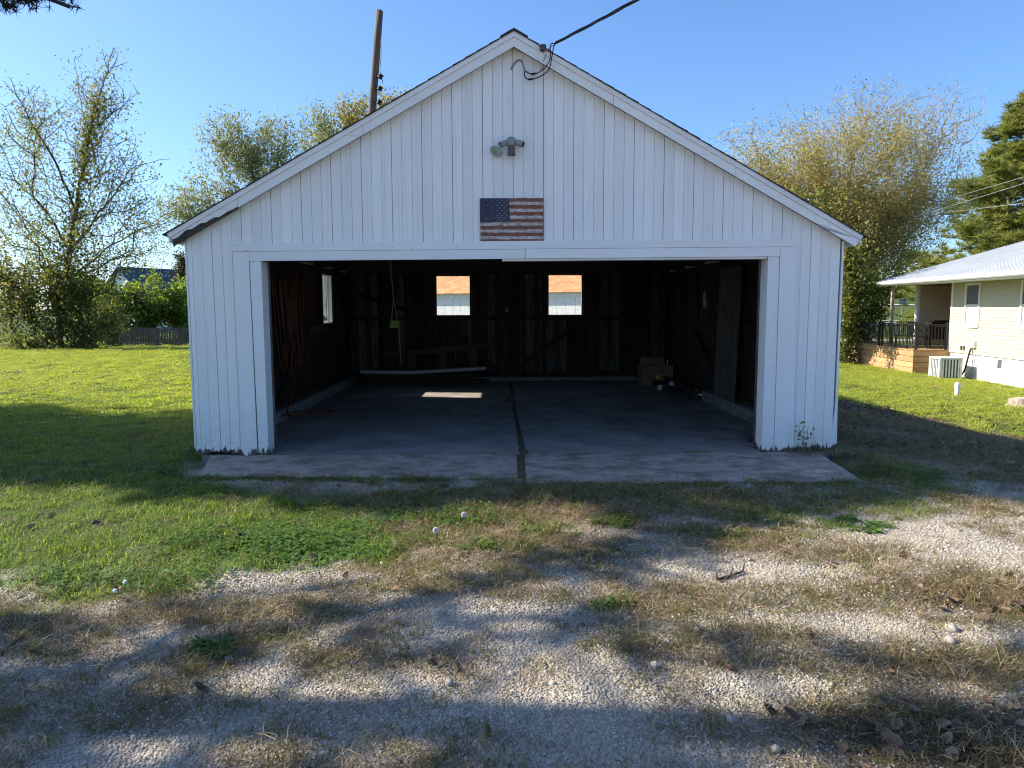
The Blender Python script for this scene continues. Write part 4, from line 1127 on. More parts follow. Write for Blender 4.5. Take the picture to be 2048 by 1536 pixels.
# ------------------------------------------------------------------ trees
def leaf_quads(C, size, rng, nrm=None, aspect=.55, droop=0.0):
    """one small folded-free leaf per centre"""
    n = len(C)
    d = rng.normal(size=(n, 3)); d[:, 2] -= droop; d /= np.linalg.norm(d, axis=1)[:, None]
    e = rng.normal(size=(n, 3)); e -= d * (e * d).sum(1)[:, None]; e /= np.linalg.norm(e, axis=1)[:, None]
    s = (size * rng.uniform(.6, 1.35, n))[:, None]
    V = np.stack([C - d * s * .5, C - e * s * aspect * .5 + d * s * .05, C + d * s * .5, C + e * s * aspect * .5 + d * s * .05], 1).reshape(-1, 3)
    F = np.arange(n * 4).reshape(n, 4)
    return V, F
class Tree:
    def __init__(s, seed):
        s.P = []; s.par = []; s.r = random.Random(seed); s.rng = np.random.default_rng(seed); s.tips = []; s.root_r = {}
    def path(s, pts, step=.35, parent=-1, jit=.03):
        pts = [np.array(p, float) for p in pts]
        if parent < 0 and s.P and False: pass
        pr = parent; prev = None
        for a, b in zip(pts[:-1], pts[1:]):
            n = max(1, int(np.linalg.norm(b - a) / step))
            for k in range(n):
                if prev is None and parent >= 0 and k == 0: continue
                p = a + (b - a) * k / n + s.rng.normal(size=3) * jit * (0 if pr < 0 else 1)
                s.P.append(p); s.par.append(pr); pr = len(s.P) - 1
            prev = b
        s.P.append(pts[-1]); s.par.append(pr); return len(s.P) - 1
    def nearest(s, p): return int(np.argmin(((np.array(s.P) - np.array(p)) ** 2).sum(1)))
    def grow(s, T, step=.45, up=.6, wob=.12, lift=.15, bf=.32):
        """join crown points to the nearest suitable limb, inner ones first"""
        c = np.array(s.P[0]); T = T[np.argsort(np.linalg.norm(T - c, axis=1))]
        arr = np.zeros((len(s.P) + len(T) * 14, 3)); n = len(s.P); arr[:n] = np.array(s.P); pl = np.zeros(len(arr))
        for i in range(n): pl[i] = pl[s.par[i]] + np.linalg.norm(arr[i] - arr[s.par[i]]) if s.par[i] >= 0 else 0.0
        for t in T:
            dl = arr[:n] - t; dist = np.sqrt((dl ** 2).sum(1))
            cost = dist + up * np.maximum(0, dl[:, 2] + .25 * dist) * 2 + bf * pl[:n]
            k = int(np.argmin(cost)); L = dist[k]
            m = max(1, min(12, int(L / step))); a = arr[k].copy(); pr = k
            for j in range(1, m + 1):
                q = j / m; p = a + (t - a) * q
                p = p + s.rng.normal(size=3) * wob * L * .25 * (q * (1 - q) * 4) + np.array([0, 0, -lift * L * q * (1 - q)])
                arr[n] = p; pl[n] = pl[pr] + np.linalg.norm(p - arr[pr]); s.P.append(p); s.par.append(pr); pr = n; n += 1
            s.tips.append(pr)
    def mesh(s, name, mat, parent, base_r, tip_r=.008, ex=2.2, sides=6, rmax=None):
        N = len(s.P); P = np.array(s.P); par = np.array(s.par)
        w = np.zeros(N); ch = [[] for _ in range(N)]
        for i in range(N):
            if par[i] >= 0: ch[par[i]].append(i)
        for i in range(N - 1, -1, -1):
            if not ch[i]: w[i] = 1
            else: w[i] = max(w[i], 0) + .0
            if par[i] >= 0: w[par[i]] += w[i]
        R = tip_r * np.power(np.maximum(w, 1), 1 / ex); R *= 1.0
        R = np.minimum(R * (base_r / R.max()) if R.max() > base_r else R, base_r) if rmax is None else np.minimum(R, rmax)
        Rm = R.max(); R = np.where(R > .6 * Rm, R, R)
        V = []; F = []
        up = np.array([.2, .1, .97])
        def emit(chain):
            pts = P[chain]; n = len(chain)
            if n < 2: return
            rad = R[chain].copy(); rad[0] = min(rad[0], rad[1] * 1.25)
            sd = sides if rad[0] > .03 else (4 if rad[0] > .012 else 3)
            T_ = np.gradient(pts, axis=0); T_ /= np.linalg.norm(T_, axis=1)[:, None] + 1e-9
            A = np.cross(T_, up); ln = np.linalg.norm(A, axis=1)[:, None]
            A = np.where(ln < .08, np.cross(T_, np.array([1., 0, 0])), A); A /= np.linalg.norm(A, axis=1)[:, None] + 1e-9
            B = np.cross(T_, A); b0 = sum(len(v) for v in V)
            an = np.arange(sd) * 2 * pi / sd
            ring = pts[:, None, :] + (A[:, None, :] * np.cos(an)[None, :, None] + B[:, None, :] * np.sin(an)[None, :, None]) * rad[:, None, None]
            V.append(ring.reshape(-1, 3))
            i = np.arange(n - 1)[:, None] * sd; k = np.arange(sd)[None, :]; k2 = (k + 1) % sd
            F.append((np.stack([i + k, i + k2, i + sd + k2, i + sd + k], -1).reshape(-1, 4)) + b0)
        stack = [(i, [i]) for i in range(N) if par[i] < 0]
        while stack:
            i, chain = stack.pop()
            while ch[i]:
                c = sorted(ch[i], key=lambda q: -w[q])
                for q in c[1:]: stack.append((q, [i, q]))
                chain.append(c[0]) ; i = c[0]
            emit(np.array(chain))
        s.R = R
        o = np_mesh(name, np.concatenate(V), np.concatenate(F), mat, parent, smooth=True)
        return o
    def leaf_points(s, n, back=2.2, spread=.16, weight=None):
        """points on and near the outer twigs"""
        tips = np.array(s.tips); 
        if weight is not None:
            w = weight(np.array(s.P)[tips]); w = w / w.sum()
            pick = s.rng.choice(tips, n, p=w)
        else: pick = s.rng.choice(tips, n)
        out = np.empty((n, 3)); par = s.par
        for k, i in enumerate(pick):
            a = i
            for _ in range(int(s.rng.integers(0, 4))):
                if par[a] >= 0: a = par[a]
            b = par[a] if par[a] >= 0 else a
            q = s.rng.random(); out[k] = s.P[a] * (1 - q) + s.P[b] * q
        return out + s.rng.normal(size=(n, 3)) * spread
def blob_points(L, n, Y, rng, shell=.0):
    """points in soft ellipsoids measured in the picture and set at their distance"""
    w = np.array([b[2] * b[3] * (b[5] if len(b) > 5 else 1) for b in L], float); w /= w.sum(); out = []
    for k in rng.choice(len(L), n, p=w):
        b = L[k]; c = at_y(b[0], b[1], Y + (b[4] if len(b) > 4 else 0)); sc = c[1] / FPX
        while True:
            q = rng.uniform(-1, 1, 3); m = (q ** 2).sum()
            if m <= 1 and m >= shell: break
        out.append(c + q * np.array([b[2] * sc, min(b[2], b[3]) * sc * 1.0, b[3] * sc]))
    return np.array(out)
def finish(t, root, P_leaf, size, mat, name='foliage', aspect=.55, droop=0):
    V, F = leaf_quads(P_leaf, size, t.rng, aspect=aspect, droop=droop)
    return np_mesh(name, V, F, mat, root)
def shift(o_root):
    """move the children into the frame of their root"""
    inv = Vector(o_root.location)
    for c in o_root.children:
        n = len(c.data.vertices); a = np.empty(n * 3, np.float32); c.data.vertices.foreach_get('co', a)
        a = a.reshape(-1, 3) - np.array(inv, np.float32); c.data.vertices.foreach_set('co', a.ravel()); c.data.update()
M['lf_left'] = m_leaf('leaf_left_tree', [(.08, .105, .03), (.12, .15, .04), (.18, .20, .055), (.24, .235, .08), (.25, .17, .08)], .48)
M['lf_ivy'] = m_leaf('leaf_ivy', [(.10, .11, .025), (.17, .17, .035), (.25, .23, .06)], .45)
M['lf_bush'] = m_leaf('leaf_bush', [(.06, .08, .025), (.10, .125, .035), (.16, .175, .055), (.22, .16, .075)], .5)
M['lf_hedge'] = m_leaf('leaf_hedge', [(.10, .16, .025), (.16, .23, .045), (.24, .29, .07)], .58)
M['lf_right'] = m_leaf('leaf_right_tree', [(.16, .165, .045), (.28, .26, .09), (.40, .34, .14), (.47, .36, .17), (.52, .38, .21)], .56)
M['lf_low'] = m_leaf('leaf_low_boughs', [(.08, .115, .025), (.15, .18, .04), (.25, .25, .065), (.32, .25, .10)], .5)
M['lf_willow'] = m_leaf('leaf_willow', [(.19, .21, .09), (.27, .275, .12), (.34, .33, .16)], .35)
M['lf_yellow'] = m_leaf('leaf_yellow', [(.20, .17, .04), (.32, .26, .06), (.38, .31, .09)], .4)
M['lf_juniper'] = m_leaf('leaf_juniper', [(.05, .05, .02), (.085, .08, .025), (.13, .10, .04)], .15)
M['lf_pine'] = m_leaf('pine_needles', [(.08, .115, .032), (.15, .18, .045), (.24, .25, .06), (.33, .31, .085)], .4)
M['lf_shade'] = m_leaf('shade_tree_needles', [(.012, .022, .010), (.025, .04, .015)], .1)

# --- tall leaning tree on the left, ivy on its stem
Y = 30.0
W = lambda x, y, dy=0: at_y(x, y, Y + dy)
b0 = W(122, 697); root = empty('deciduous_tree', (b0[0], b0[1], float(terrain(b0[0], b0[1])) - .1), 'tall thin-leaved tree with ivy covered stem at the left lawn edge', 'tree')
t = Tree(5)
t.path([b0 + np.array([0, 0, -.3]), W(118, 640), W(130, 580), W(142, 500), W(152, 420), W(166, 330), W(180, 270), W(197, 200), W(215, 140), W(228, 96)])
for P in ([(142, 500), (90, 420, .5), (40, 370, 1), (-30, 320, 1.5)], [(152, 420), (110, 320, -1), (60, 240, -1.5), (25, 165, -2)], [(130, 580), (60, 470, 1.5), (15, 400, 2), (-60, 350, 2)],
          [(142, 500), (220, 400, -1), (270, 330, -1.5), (340, 318, -2)], [(130, 570), (210, 500, 1), (280, 460, 1.5), (330, 430, 2)], [(166, 330), (210, 260, 1), (262, 190, 1.5)], [(180, 270), (160, 190, .8), (148, 115, 1)],
          [(152, 420), (100, 380, 1), (70, 290, 2), (68, 190, 2.5)], [(142, 500), (200, 440, -2), (230, 360, -2.6), (240, 300, -3)]):
    k = t.nearest(W(*P[0][:2])); t.path([t.P[k]] + [W(*p) for p in P[1:]], parent=k)
T = blob_points([(218, 165, 50, 75, 0, 1.0), (135, 270, 110, 110, 0), (35, 320, 80, 130, 1), (255, 350, 70, 80, -1, .8), (300, 420, 70, 90, 1, .9), (95, 450, 120, 100, 0, .9), (10, 500, 80, 110, 2, .6), (190, 470, 110, 90, 0),
                 (200, 290, 75, 130, 0), (50, 210, 45, 60, -2, .7), (150, 150, 30, 60, 1, .5), (300, 520, 60, 50, 1.5, .6), (240, 540, 80, 60, 0, .6)], 820, Y, t.rng)
t.grow(T, up=.7)
t.mesh('trunk', M['bark'], root, .26, .010, 2.3)
finish(t, root, t.leaf_points(23000, spread=.24, weight=lambda p: np.where(p[:, 2] > 7, .95, 1.1)), .10, M['lf_left'], 'crown')
iv = []
for i in range(1500):
    q = t.rng.random() ** .8; k = t.nearest(W(118 + 80 * q, 640 - 440 * q)); iv.append(t.P[k] + t.rng.normal(size=3) * np.array([.24, .24, .3]) * (1.2 - .5 * q))
iv = np.array(iv); finish(t, root, iv, .12, M['lf_ivy'], 'ivy', .8)
shift(root)
def mass(name, label, cat, L, Y, n, size, mat, seed, stems=0, base=None, droop=.2, shell=0, group=None, twigs=True, aspect=.6):
    """shrub or hedge: leaf clumps round short stems"""
    rng = np.random.default_rng(seed); t = Tree(seed)
    bx, by = base; p0 = at_y(bx, by, Y); p0[2] = float(terrain(p0[0], p0[1]))
    root = empty(name, p0, label, cat, group=group)
    t.P.append(p0 - np.array([0, 0, .15])); t.par.append(-1)
    for k in range(max(1, stems)):
        bl = L[k % len(L)]; c = at_y(bl[0], bl[1], Y + (bl[4] if len(bl) > 4 else 0))
        f = np.array([p0[0] * .3 + c[0] * .7 + rng.normal() * .3, c[1] + rng.normal() * .3, 0]); f[2] = float(terrain(f[0], f[1])) - .1
        t.path([f, f + (c - f) * .5 + rng.normal(size=3) * .1, c], .3, -1)
    T = blob_points(L, max(60, n // 60), Y, rng, shell); t.grow(T, up=.3)
    t.mesh('stem', M['twigdark'], root, .08, .006, 2.3)
    C = t.leaf_points(n, spread=.22)
    C[:, 2] = np.maximum(C[:, 2], terrain(C[:, 0], C[:, 1]) + .03)
    finish(t, root, C, size, mat, 'foliage', aspect, droop); shift(root); return root
mass('shrub', 'dark dense shrub round the foot of the tall left tree', 'shrub', [(60, 620, 95, 75), (165, 600, 70, 85), (100, 540, 110, 60), (20, 560, 60, 80), (205, 640, 40, 45, 0, .6), (120, 670, 90, 30)], 29.6, 12500, .14, M['lf_bush'], 31, 7, (100, 697))
mass('shrub', 'reddish leafy shrub beside the left end of the picket fence', 'shrub', [(215, 660, 30, 30), (200, 610, 50, 40)], 41, 2600, .17, M['lf_bush'], 32, 3, (215, 690))
hx = [(235, 605, 55, 52), (290, 590, 45, 60), (335, 605, 45, 45), (365, 600, 40, 50), (190, 600, 60, 50, 2)]
for k, (bl, lab) in enumerate(((hx[0], 'bright green bush behind the left end of the picket fence'), (hx[1], 'tallest bright green bush behind the middle of the picket fence'), (hx[3], 'bright green bush behind the picket fence next to the garage wall'), (hx[4], 'green bush left of the picket fence, half behind the tall tree'))):
    mass('bush', lab, 'bush', [bl, (bl[0] + 10, bl[1] + 35, bl[2] * 1.1, 28)], 48.5 + k * .8, 4200, .26, M['lf_hedge'], 40 + k, 3, (bl[0], 690), group='bushes behind the picket fence')
mass('juniper_tree', 'narrow brownish green juniper beside the left garage eave', 'tree', [(366, 540, 20, 40), (366, 590, 24, 50), (366, 640, 26, 50), (364, 518, 9, 18)], 56, 6000, .26, M['lf_juniper'], 51, 1, (366, 690), droop=-.6, aspect=.4)

# --- willow like tree behind the roof
Y = 42.0; b0 = W(548, 690); b0[2] = float(terrain(b0[0], b0[1]))
root = empty('willow_tree', b0, 'olive green feathery tree behind the left roof slope', 'tree')
t = Tree(8)
t.path([b0 - np.array([0, 0, .3]), W(545, 560), W(535, 450), W(505, 350), W(495, 310)])
for P in ([(535, 450), (470, 385, .5), (420, 390, 1), (365, 400, 1)], [(520, 400), (560, 320, -.6), (575, 260, -1)], [(505, 350), (450, 320, 1), (412, 290, 1.5)], [(495, 310), (470, 250, -1), (440, 225, -1)], [(505, 350), (520, 290, 1), (545, 250, 1.4)], [(540, 500), (600, 400, 0), (640, 320, 0)]):
    k = t.nearest(W(*P[0][:2])); t.path([t.P[k]] + [W(*p) for p in P[1:]], parent=k)
t.grow(blob_points([(440, 255, 50, 38), (500, 275, 70, 55), (565, 275, 55, 45), (470, 320, 75, 45), (395, 390, 60, 45), (450, 400, 60, 40), (420, 300, 30, 25, 0, .7), (345, 420, 35, 50, 0, .8), (560, 340, 60, 60), (620, 300, 45, 60)], 480, Y, t.rng), up=.5)
t.mesh('trunk', M['twigdark'], root, .24, .008, 2.3)
finish(t, root, t.leaf_points(17000, spread=.26), .21, M['lf_willow'], 'crown', .3, .6); shift(root)
# --- yellow tree
Y = 58.0; b0 = W(700, 660); b0[2] = float(terrain(b0[0], b0[1]))
root = empty('yellow_tree', b0, 'pale yellow autumn tree rising behind the roof beside the utility pole', 'tree')
t = Tree(9); t.path([b0 - np.array([0, 0, .3]), W(700, 450), W(690, 330), W(700, 240)])
k = t.nearest(W(690, 330)); t.path([t.P[k], W(740, 270), W(780, 215)], parent=k); k = t.nearest(W(690, 350)); t.path([t.P[k], W(650, 290), W(635, 230)], parent=k)
t.grow(blob_points([(632, 242, 36, 42, -1, .9), (690, 235, 45, 45), (745, 215, 45, 42), (795, 195, 32, 30), (700, 300, 80, 50), (800, 240, 40, 50), (640, 300, 50, 50)], 380, Y, t.rng), up=.5)
t.mesh('trunk', M['twigdark'], root, .25, .009, 2.3)
Lp = t.leaf_points(13000, spread=.33); gsel = Lp[:, 0] < at_y(672, 240, Y)[0]
finish(t, root, Lp[~gsel], .28, M['lf_yellow'], 'crown', .35, .5); finish(t, root, Lp[gsel], .27, M['lf_willow'], 'crown', .35, .5); shift(root)

# --- big twiggy tree on the right
Y = 36.0; b0 = W(1668, 690); b0[2] = float(terrain(b0[0], b0[1]))
root = empty('maple_tree', b0, 'large spreading autumn tree with olive leaves and bare upper twigs right of the garage', 'tree')
t = Tree(14)
t.path([b0 - np.array([0, 0, .3]), W(1668, 620), W(1672, 540), W(1680, 470), W(1690, 400), W(1705, 320), W(1730, 240), W(1750, 170)])
for P in ([(1672, 540), (1600, 440, 1), (1540, 350, 1.5), (1490, 280, 2)], [(1680, 470), (1640, 350, -1.5), (1600, 250, -2), (1570, 200, -2)], [(1680, 480), (1760, 390, 1.5), (1830, 290, 2), (1880, 190, 2)], [(1690, 400), (1780, 300, -1.5), (1850, 230, -2), (1900, 170, -2)],
          [(1672, 520), (1780, 450, -1), (1870, 390, -1.5), (1930, 300, -1.5)], [(1705, 320), (1690, 240, 1.5), (1670, 180, 2)], [(1672, 560), (1730, 530, -2), (1790, 520, -3)], [(1690, 380), (1790, 330, 1), (1800, 200, 1.4)]):
    k = t.nearest(W(*P[0][:2])); t.path([t.P[k]] + [W(*p) for p in P[1:]], parent=k)
t.grow(blob_points([(1700, 330, 190, 130), (1800, 240, 130, 85), (1880, 230, 85, 75, 0, 1.1), (1570, 300, 100, 80), (1480, 290, 50, 45, 0, .6), (1720, 220, 110, 70), (1650, 450, 150, 100), (1780, 430, 120, 90), (1880, 370, 70, 80, 0, .8), (1700, 540, 90, 60), (1500, 380, 70, 60, 0, .5)], 2600, Y, t.rng), up=.6, step=.4, wob=.09)
t.mesh('trunk', M['twig'], root, .30, .0075, 2.3)
zt = W(1700, 260)[2]
def wt(p):
    k = np.clip((zt + 1.5 - p[:, 2]) / 5.5, .05, 1)
    return k * np.where(p[:, 0] > W(1850, 300)[0], .45, 1)
finish(t, root, t.leaf_points(150000, spread=.34, weight=wt), .10, M['lf_right'], 'crown')
shift(root)
mass('hanging_bough_tree', 'low leafy tree hanging over the deck beside the porch roof', 'tree', [(1700, 520, 50, 50), (1720, 580, 48, 45), (1750, 610, 40, 26), (1700, 620, 34, 45), (1705, 655, 26, 30), (1770, 560, 50, 28), (1690, 560, 30, 100), (1600, 520, 60, 60, -1), (1625, 430, 60, 60, -1.5), (1590, 600, 55, 45, -1), (1610, 540, 50, 70, -3)], 31.5, 13000, .17, M['lf_low'], 61, 4, (1690, 690))
mass('shrub', 'small dark shrub left of the deck', 'shrub', [(1700, 712, 26, 14), (1690, 690, 20, 20)], 31, 900, .12, M['lf_bush'], 62, 2, (1700, 725))
# --- pine
def pine(name, label, base, H, R0, seed, n_whorl, mat, bare=.25, tuft=.34, per=26, lean=(0, 0), dens=1.0, wid=.05, trunk_r=.25, power=.8, puff=.22):
    rng = np.random.default_rng(seed)
    root = empty(name, base, label, 'tree')
    tr = MB(); top = np.array([lean[0], lean[1], H])
    tr.tube([tuple(top * q) for q in np.linspace(0, 1, 12)], [trunk_r * (1 - q) + .02 for q in np.linspace(0, 1, 12)], 8)
    tr.obj('trunk', M['bark'], root, True)
    br = MB(); C = []
    for w in range(n_whorl):
        q = bare + (1 - bare) * (w + rng.random() * .7) / n_whorl
        z = H * q; rr_ = R0 * (1 - q) ** power * rng.uniform(.7, 1.12) + .25
        nb = int(rng.integers(4, 7))
        a0 = rng.uniform(0, 6.3)
        for k in range(nb):
            a = a0 + 6.283 * k / nb + rng.normal() * .25; L = rr_ * rng.uniform(.65, 1.1)
            s0 = np.array([lean[0] * q, lean[1] * q, z]); e = s0 + np.array([cos(a) * L, sin(a) * L, L * rng.uniform(-.12, .22)])
            mid = (s0 + e) / 2 + np.array([0, 0, -.08 * L])
            br.tube([tuple(s0), tuple(mid), tuple(e)], [.05 * (1 - q) + .02, .03 * (1 - q) + .012, .008], 4)
            nt_ = int(L * 5.5 * dens) + 2
            for j in range(nt_):
                f = rng.uniform(.28, 1.0)
                p = s0 * (1 - f) ** 2 + 2 * mid * f * (1 - f) + e * f * f
                sp = .30 * L * (1.15 - f) + .12
                C.append(p + np.array([-sin(a), cos(a), 0]) * rng.normal() * sp + np.array([0, 0, rng.uniform(-.05, 1) * puff]))
    br.obj('limb', M['twigdark'], root)
    C = np.array(C); n = len(C)
    d = rng.normal(size=(n, per, 3)); d[..., 2] = np.abs(d[..., 2]) * .8 + .1; d /= np.linalg.norm(d, axis=-1, keepdims=True)
    e = np.cross(d, rng.normal(size=(n, per, 3))); e /= np.linalg.norm(e, axis=-1, keepdims=True)
    L = tuft * rng.uniform(.6, 1.2, (n, per, 1)); c = C[:, None, :]
    V = np.stack([c - e * wid * .5, c + e * wid * .5, c + d * L], 2).reshape(-1, 3)
    np_mesh('needles', V, np.arange(len(V)).reshape(-1, 3), mat, root)
    return root
p = at_y(2032, 690, 46); pine('pine_tree', 'tall green pine with golden sunlit needle clumps behind the white roof', (p[0], 46, float(terrain(p[0], 46))), 15.4, 9.6, 71, 20, M['lf_pine'], .10, .52, 34, dens=2.3, wid=.055, puff=.75)
# --- off to the left, trees whose shade falls across the yard
pine('spruce_tree', 'tall dense spruce left of the yard whose shadow crosses the lawn', (-15.2, 9.85, 0), 17.5, 4.1, 81, 26, M['lf_shade'], .10, .55, 16, dens=1.7, wid=.10, power=.62)
pine('cedar_tree', 'ragged cedar left of the drive with open boughs', (-9.6, 3.2, 0), 13.5, 1.9, 82, 20, M['lf_shade'], .14, .42, 12, dens=.29, wid=.07, power=.4, lean=(0, 1.7))
# the bough that enters the picture at the top left
rng = np.random.default_rng(90)
s0 = np.array([-9.5, 3.7, 5.0]); e0 = at_y(140, 14, 6.3)
bgh = empty('evergreen_bough', s0, 'dark evergreen bough reaching into the top left corner of the sky', 'branch')
m = MB(); pts = spl([s0, (s0 + e0) / 2 + np.array([0, .2, .45]), e0], 10); m.tube([tuple(p - s0) for p in pts], [.07 - .055 * q for q in np.linspace(0, 1, len(pts))], 6); m.obj('limb', M['twigdark'], bgh, True)
C = []; m = MB()
for i in range(85):
    f = rng.uniform(.5, 1.0); p = pts[int(f * (len(pts) - 1))]; L = rng.uniform(.25, .62) * (1.25 - f * .6)
    dd = np.array([rng.normal() * .8 + .3, rng.normal() * .8, rng.normal() * .3 - .12]); dd /= np.linalg.norm(dd); q = p + dd * L
    m.tube([tuple(p - s0), tuple(p + dd * L * .5 + np.array([0, 0, .02]) - s0), tuple(q - s0)], [.012, .008, .004], 4)
    for k in range(26): C.append(p + dd * L * rng.uniform(.15, 1.05) + rng.normal(size=3) * .04)
m.obj('twig', M['twigdark'], bgh)
C = np.array(C); n = len(C); per = 14
d = rng.normal(size=(n, per, 3)); d /= np.linalg.norm(d, axis=-1, keepdims=True); ee = np.cross(d, rng.normal(size=(n, per, 3))); ee /= np.linalg.norm(ee, axis=-1, keepdims=True)
V = np.stack([C[:, None] - ee * .004, C[:, None] + ee * .004, C[:, None] + d * .075 * rng.uniform(.6, 1.2, (n, per, 1))], 2).reshape(-1, 3) - s0
np_mesh('needles', V, np.arange(len(V)).reshape(-1, 3), M['lf_shade'], bgh)
# woods far off, read as one mass
rng = np.random.default_rng(95); C = []
for k in range(150):
    a = rng.uniform(-1.05, 1.05); D = rng.uniform(190, 320); c = np.array([sin(a) * D, cos(a) * D, 0]); c[2] = float(terrain(c[0], c[1])); h = rng.uniform(7, 13)
    q = rng.normal(size=(260, 3)); q /= np.linalg.norm(q, axis=1)[:, None]; C.append(c + np.array([0, 0, h * .55]) + q * np.array([h * .45, h * .45, h * .5]) * rng.uniform(.7, 1.05, (260, 1)))
V, F = leaf_quads(np.concatenate(C), 1.3, rng, aspect=.8); wd = np_mesh('far_woods', V, F, M['lf_bush']); wd['kind'] = 'stuff'; wd['label'] = 'far belt of dark woodland along the horizon'; wd['category'] = 'woods'

# ------------------------------------------------------------------ ground cover: blades, leaves and stones
VAR = {}
def variant_col(name, objs):
    c = bpy.data.collections.new(name)
    for o in objs: c.objects.link(o)
    return c
def scatter(name, label, cat, P, rot, scl, col, n_var, rng):
    """points carrying copies of small pieces; uncountable cover"""
    me = bpy.data.meshes.new(name); n = len(P)
    me.vertices.add(n); me.vertices.foreach_set('co', np.asarray(P, np.float32).ravel())
    a = me.attributes.new('rot', 'FLOAT_VECTOR', 'POINT'); a.data.foreach_set('vector', np.asarray(rot, np.float32).ravel())
    a = me.attributes.new('scl', 'FLOAT_VECTOR', 'POINT'); a.data.foreach_set('vector', np.asarray(scl, np.float32).ravel())
    a = me.attributes.new('idx', 'INT', 'POINT'); a.data.foreach_set('value', rng.integers(0, n_var, n).astype(np.int32))
    o = link(bpy.data.objects.new(name, me)); o['kind'] = 'stuff'; o['label'] = label; o['category'] = cat
    g = bpy.data.node_groups.new(name, 'GeometryNodeTree')
    g.interface.new_socket('Geometry', in_out='INPUT', socket_type='NodeSocketGeometry'); g.interface.new_socket('Geometry', in_out='OUTPUT', socket_type='NodeSocketGeometry')
    i = g.nodes.new('NodeGroupInput'); ou = g.nodes.new('NodeGroupOutput')
    ci = g.nodes.new('GeometryNodeCollectionInfo'); ci.inputs['Collection'].default_value = col; ci.inputs['Separate Children'].default_value = True; ci.inputs['Reset Children'].default_value = True
    ip = g.nodes.new('GeometryNodeInstanceOnPoints'); ip.inputs['Pick Instance'].default_value = True
    def at(nm, ty):
        x = g.nodes.new('GeometryNodeInputNamedAttribute'); x.data_type = ty; x.inputs['Name'].default_value = nm; return [s for s in x.outputs if s.enabled][0]
    er = g.nodes.new('FunctionNodeEulerToRotation')
    g.links.new(at('rot', 'FLOAT_VECTOR'), er.inputs[0]); g.links.new(er.outputs[0], ip.inputs['Rotation'])
    g.links.new(at('scl', 'FLOAT_VECTOR'), ip.inputs['Scale']); g.links.new(at('idx', 'INT'), ip.inputs['Instance Index'])
    g.links.new(i.outputs[0], ip.inputs['Points']); g.links.new(ci.outputs[0], ip.inputs['Instance']); g.links.new(ip.outputs[0], ou.inputs[0])
    md = o.modifiers.new('scatter', 'NODES'); md.node_group = g
    return o
def blades(name, n, rad, h, w, mat, rng, bend=.5, flat=0.0):
    """a tuft of tapering bent blades"""
    V = []; F = []
    for i in range(n):
        a = rng.uniform(0, 2 * pi); r_ = rad * sqrt(rng.random()); b = np.array([cos(a) * r_, sin(a) * r_, -.006])
        an = rng.uniform(0, 2 * pi); d = np.array([cos(an), sin(an), 0]); s = np.array([-d[1], d[0], 0]) * w * rng.uniform(.6, 1.2) * .5
        H = h * rng.uniform(.45, 1.25); k = bend * rng.uniform(.2, 1.4); up = (1 - flat * rng.uniform(.5, 1))
        m = b + d * H * k * .35 + np.array([0, 0, H * .58 * up]); t = b + d * H * k * 1.05 + np.array([0, 0, H * (1 - .3 * k) * up * .95])
        j = len(V); V += [b - s, b + s, m + s * .8, m - s * .8, t]; F += [(j, j + 1, j + 2), (j, j + 2, j + 3), (j + 3, j + 2, j + 4)]
    return np_mesh(name, V, F, mat, lnk=False)
M['gr1'] = m_leaf('grass_green', [(.08, .15, .022), (.12, .205, .032), (.17, .26, .042), (.24, .31, .055), (.33, .32, .10)], .48)
M['gr2'] = m_leaf('lawn_yellow_green', [(.22, .29, .035), (.31, .37, .05), (.40, .43, .07), (.48, .46, .13)], .5)
M['gr3'] = m_leaf('grass_straw', [(.07, .045, .028), (.14, .085, .045), (.27, .21, .115), (.36, .29, .17), (.46, .39, .26), (.20, .105, .055), (.16, .14, .055)], .25)
M['gr4'] = m_leaf('weed_olive', [(.07, .105, .024), (.12, .155, .04), (.19, .17, .065), (.22, .145, .07)], .38)
M['gr5'] = m_leaf('lawn_dry_blades', [(.34, .32, .10), (.46, .40, .17), (.55, .47, .24)], .4)
M['clover'] = m_leaf('clover_leaf', [(.05, .12, .02), (.08, .17, .03), (.13, .21, .045)], .4)
M['dead'] = m_leaf('fallen_leaf', [(.06, .042, .032), (.13, .09, .062), (.20, .145, .10), (.24, .13, .07), (.30, .23, .17)], .12, inst=True)
M['stone'] = None
t = NT('limestone_gravel'); oi = t.new('ShaderNodeObjectInfo')
c = t.ramp(oi.outputs['Random'], [(0, (.20, .175, .14)), (.3, (.30, .27, .22)), (.75, (.41, .38, .325)), (1, (.58, .55, .49))])
t.fin(t.mix(.35, c, t.ramp(t.noise(t.coord('Object'), 40, 3), [(.3, (.25, .22, .18)), (.7, (.48, .445, .39))])), .9, .2); M['stone'] = t.m
rg = np.random.default_rng(201)
V_gr = variant_col('grass_variants', [blades('grass_tuft', 38, .09, .064, .0044, M['gr1'], rg, .9, .35) for _ in range(5)])
V_far = variant_col('lawn_variants', [blades('lawn_tuft', 150, .27, .055, .011, M['gr2'], rg, 1.0, .6) for _ in range(5)])
V_far2 = variant_col('dry_lawn_variants', [blades('lawn_tuft', 90, .26, .05, .010, M['gr5'], rg, 1.0, .65) for _ in range(4)])
V_dry = variant_col('dry_variants', [blades('dry_tuft', 34, .12, .085, .0032, M['gr3'], rg, 1.25, .82) for _ in range(5)])
V_weed = variant_col('weed_variants', [blades('weed_tuft', 38, .10, .046, .005, M['gr4'], rg, 1.0, .6) for _ in range(5)])
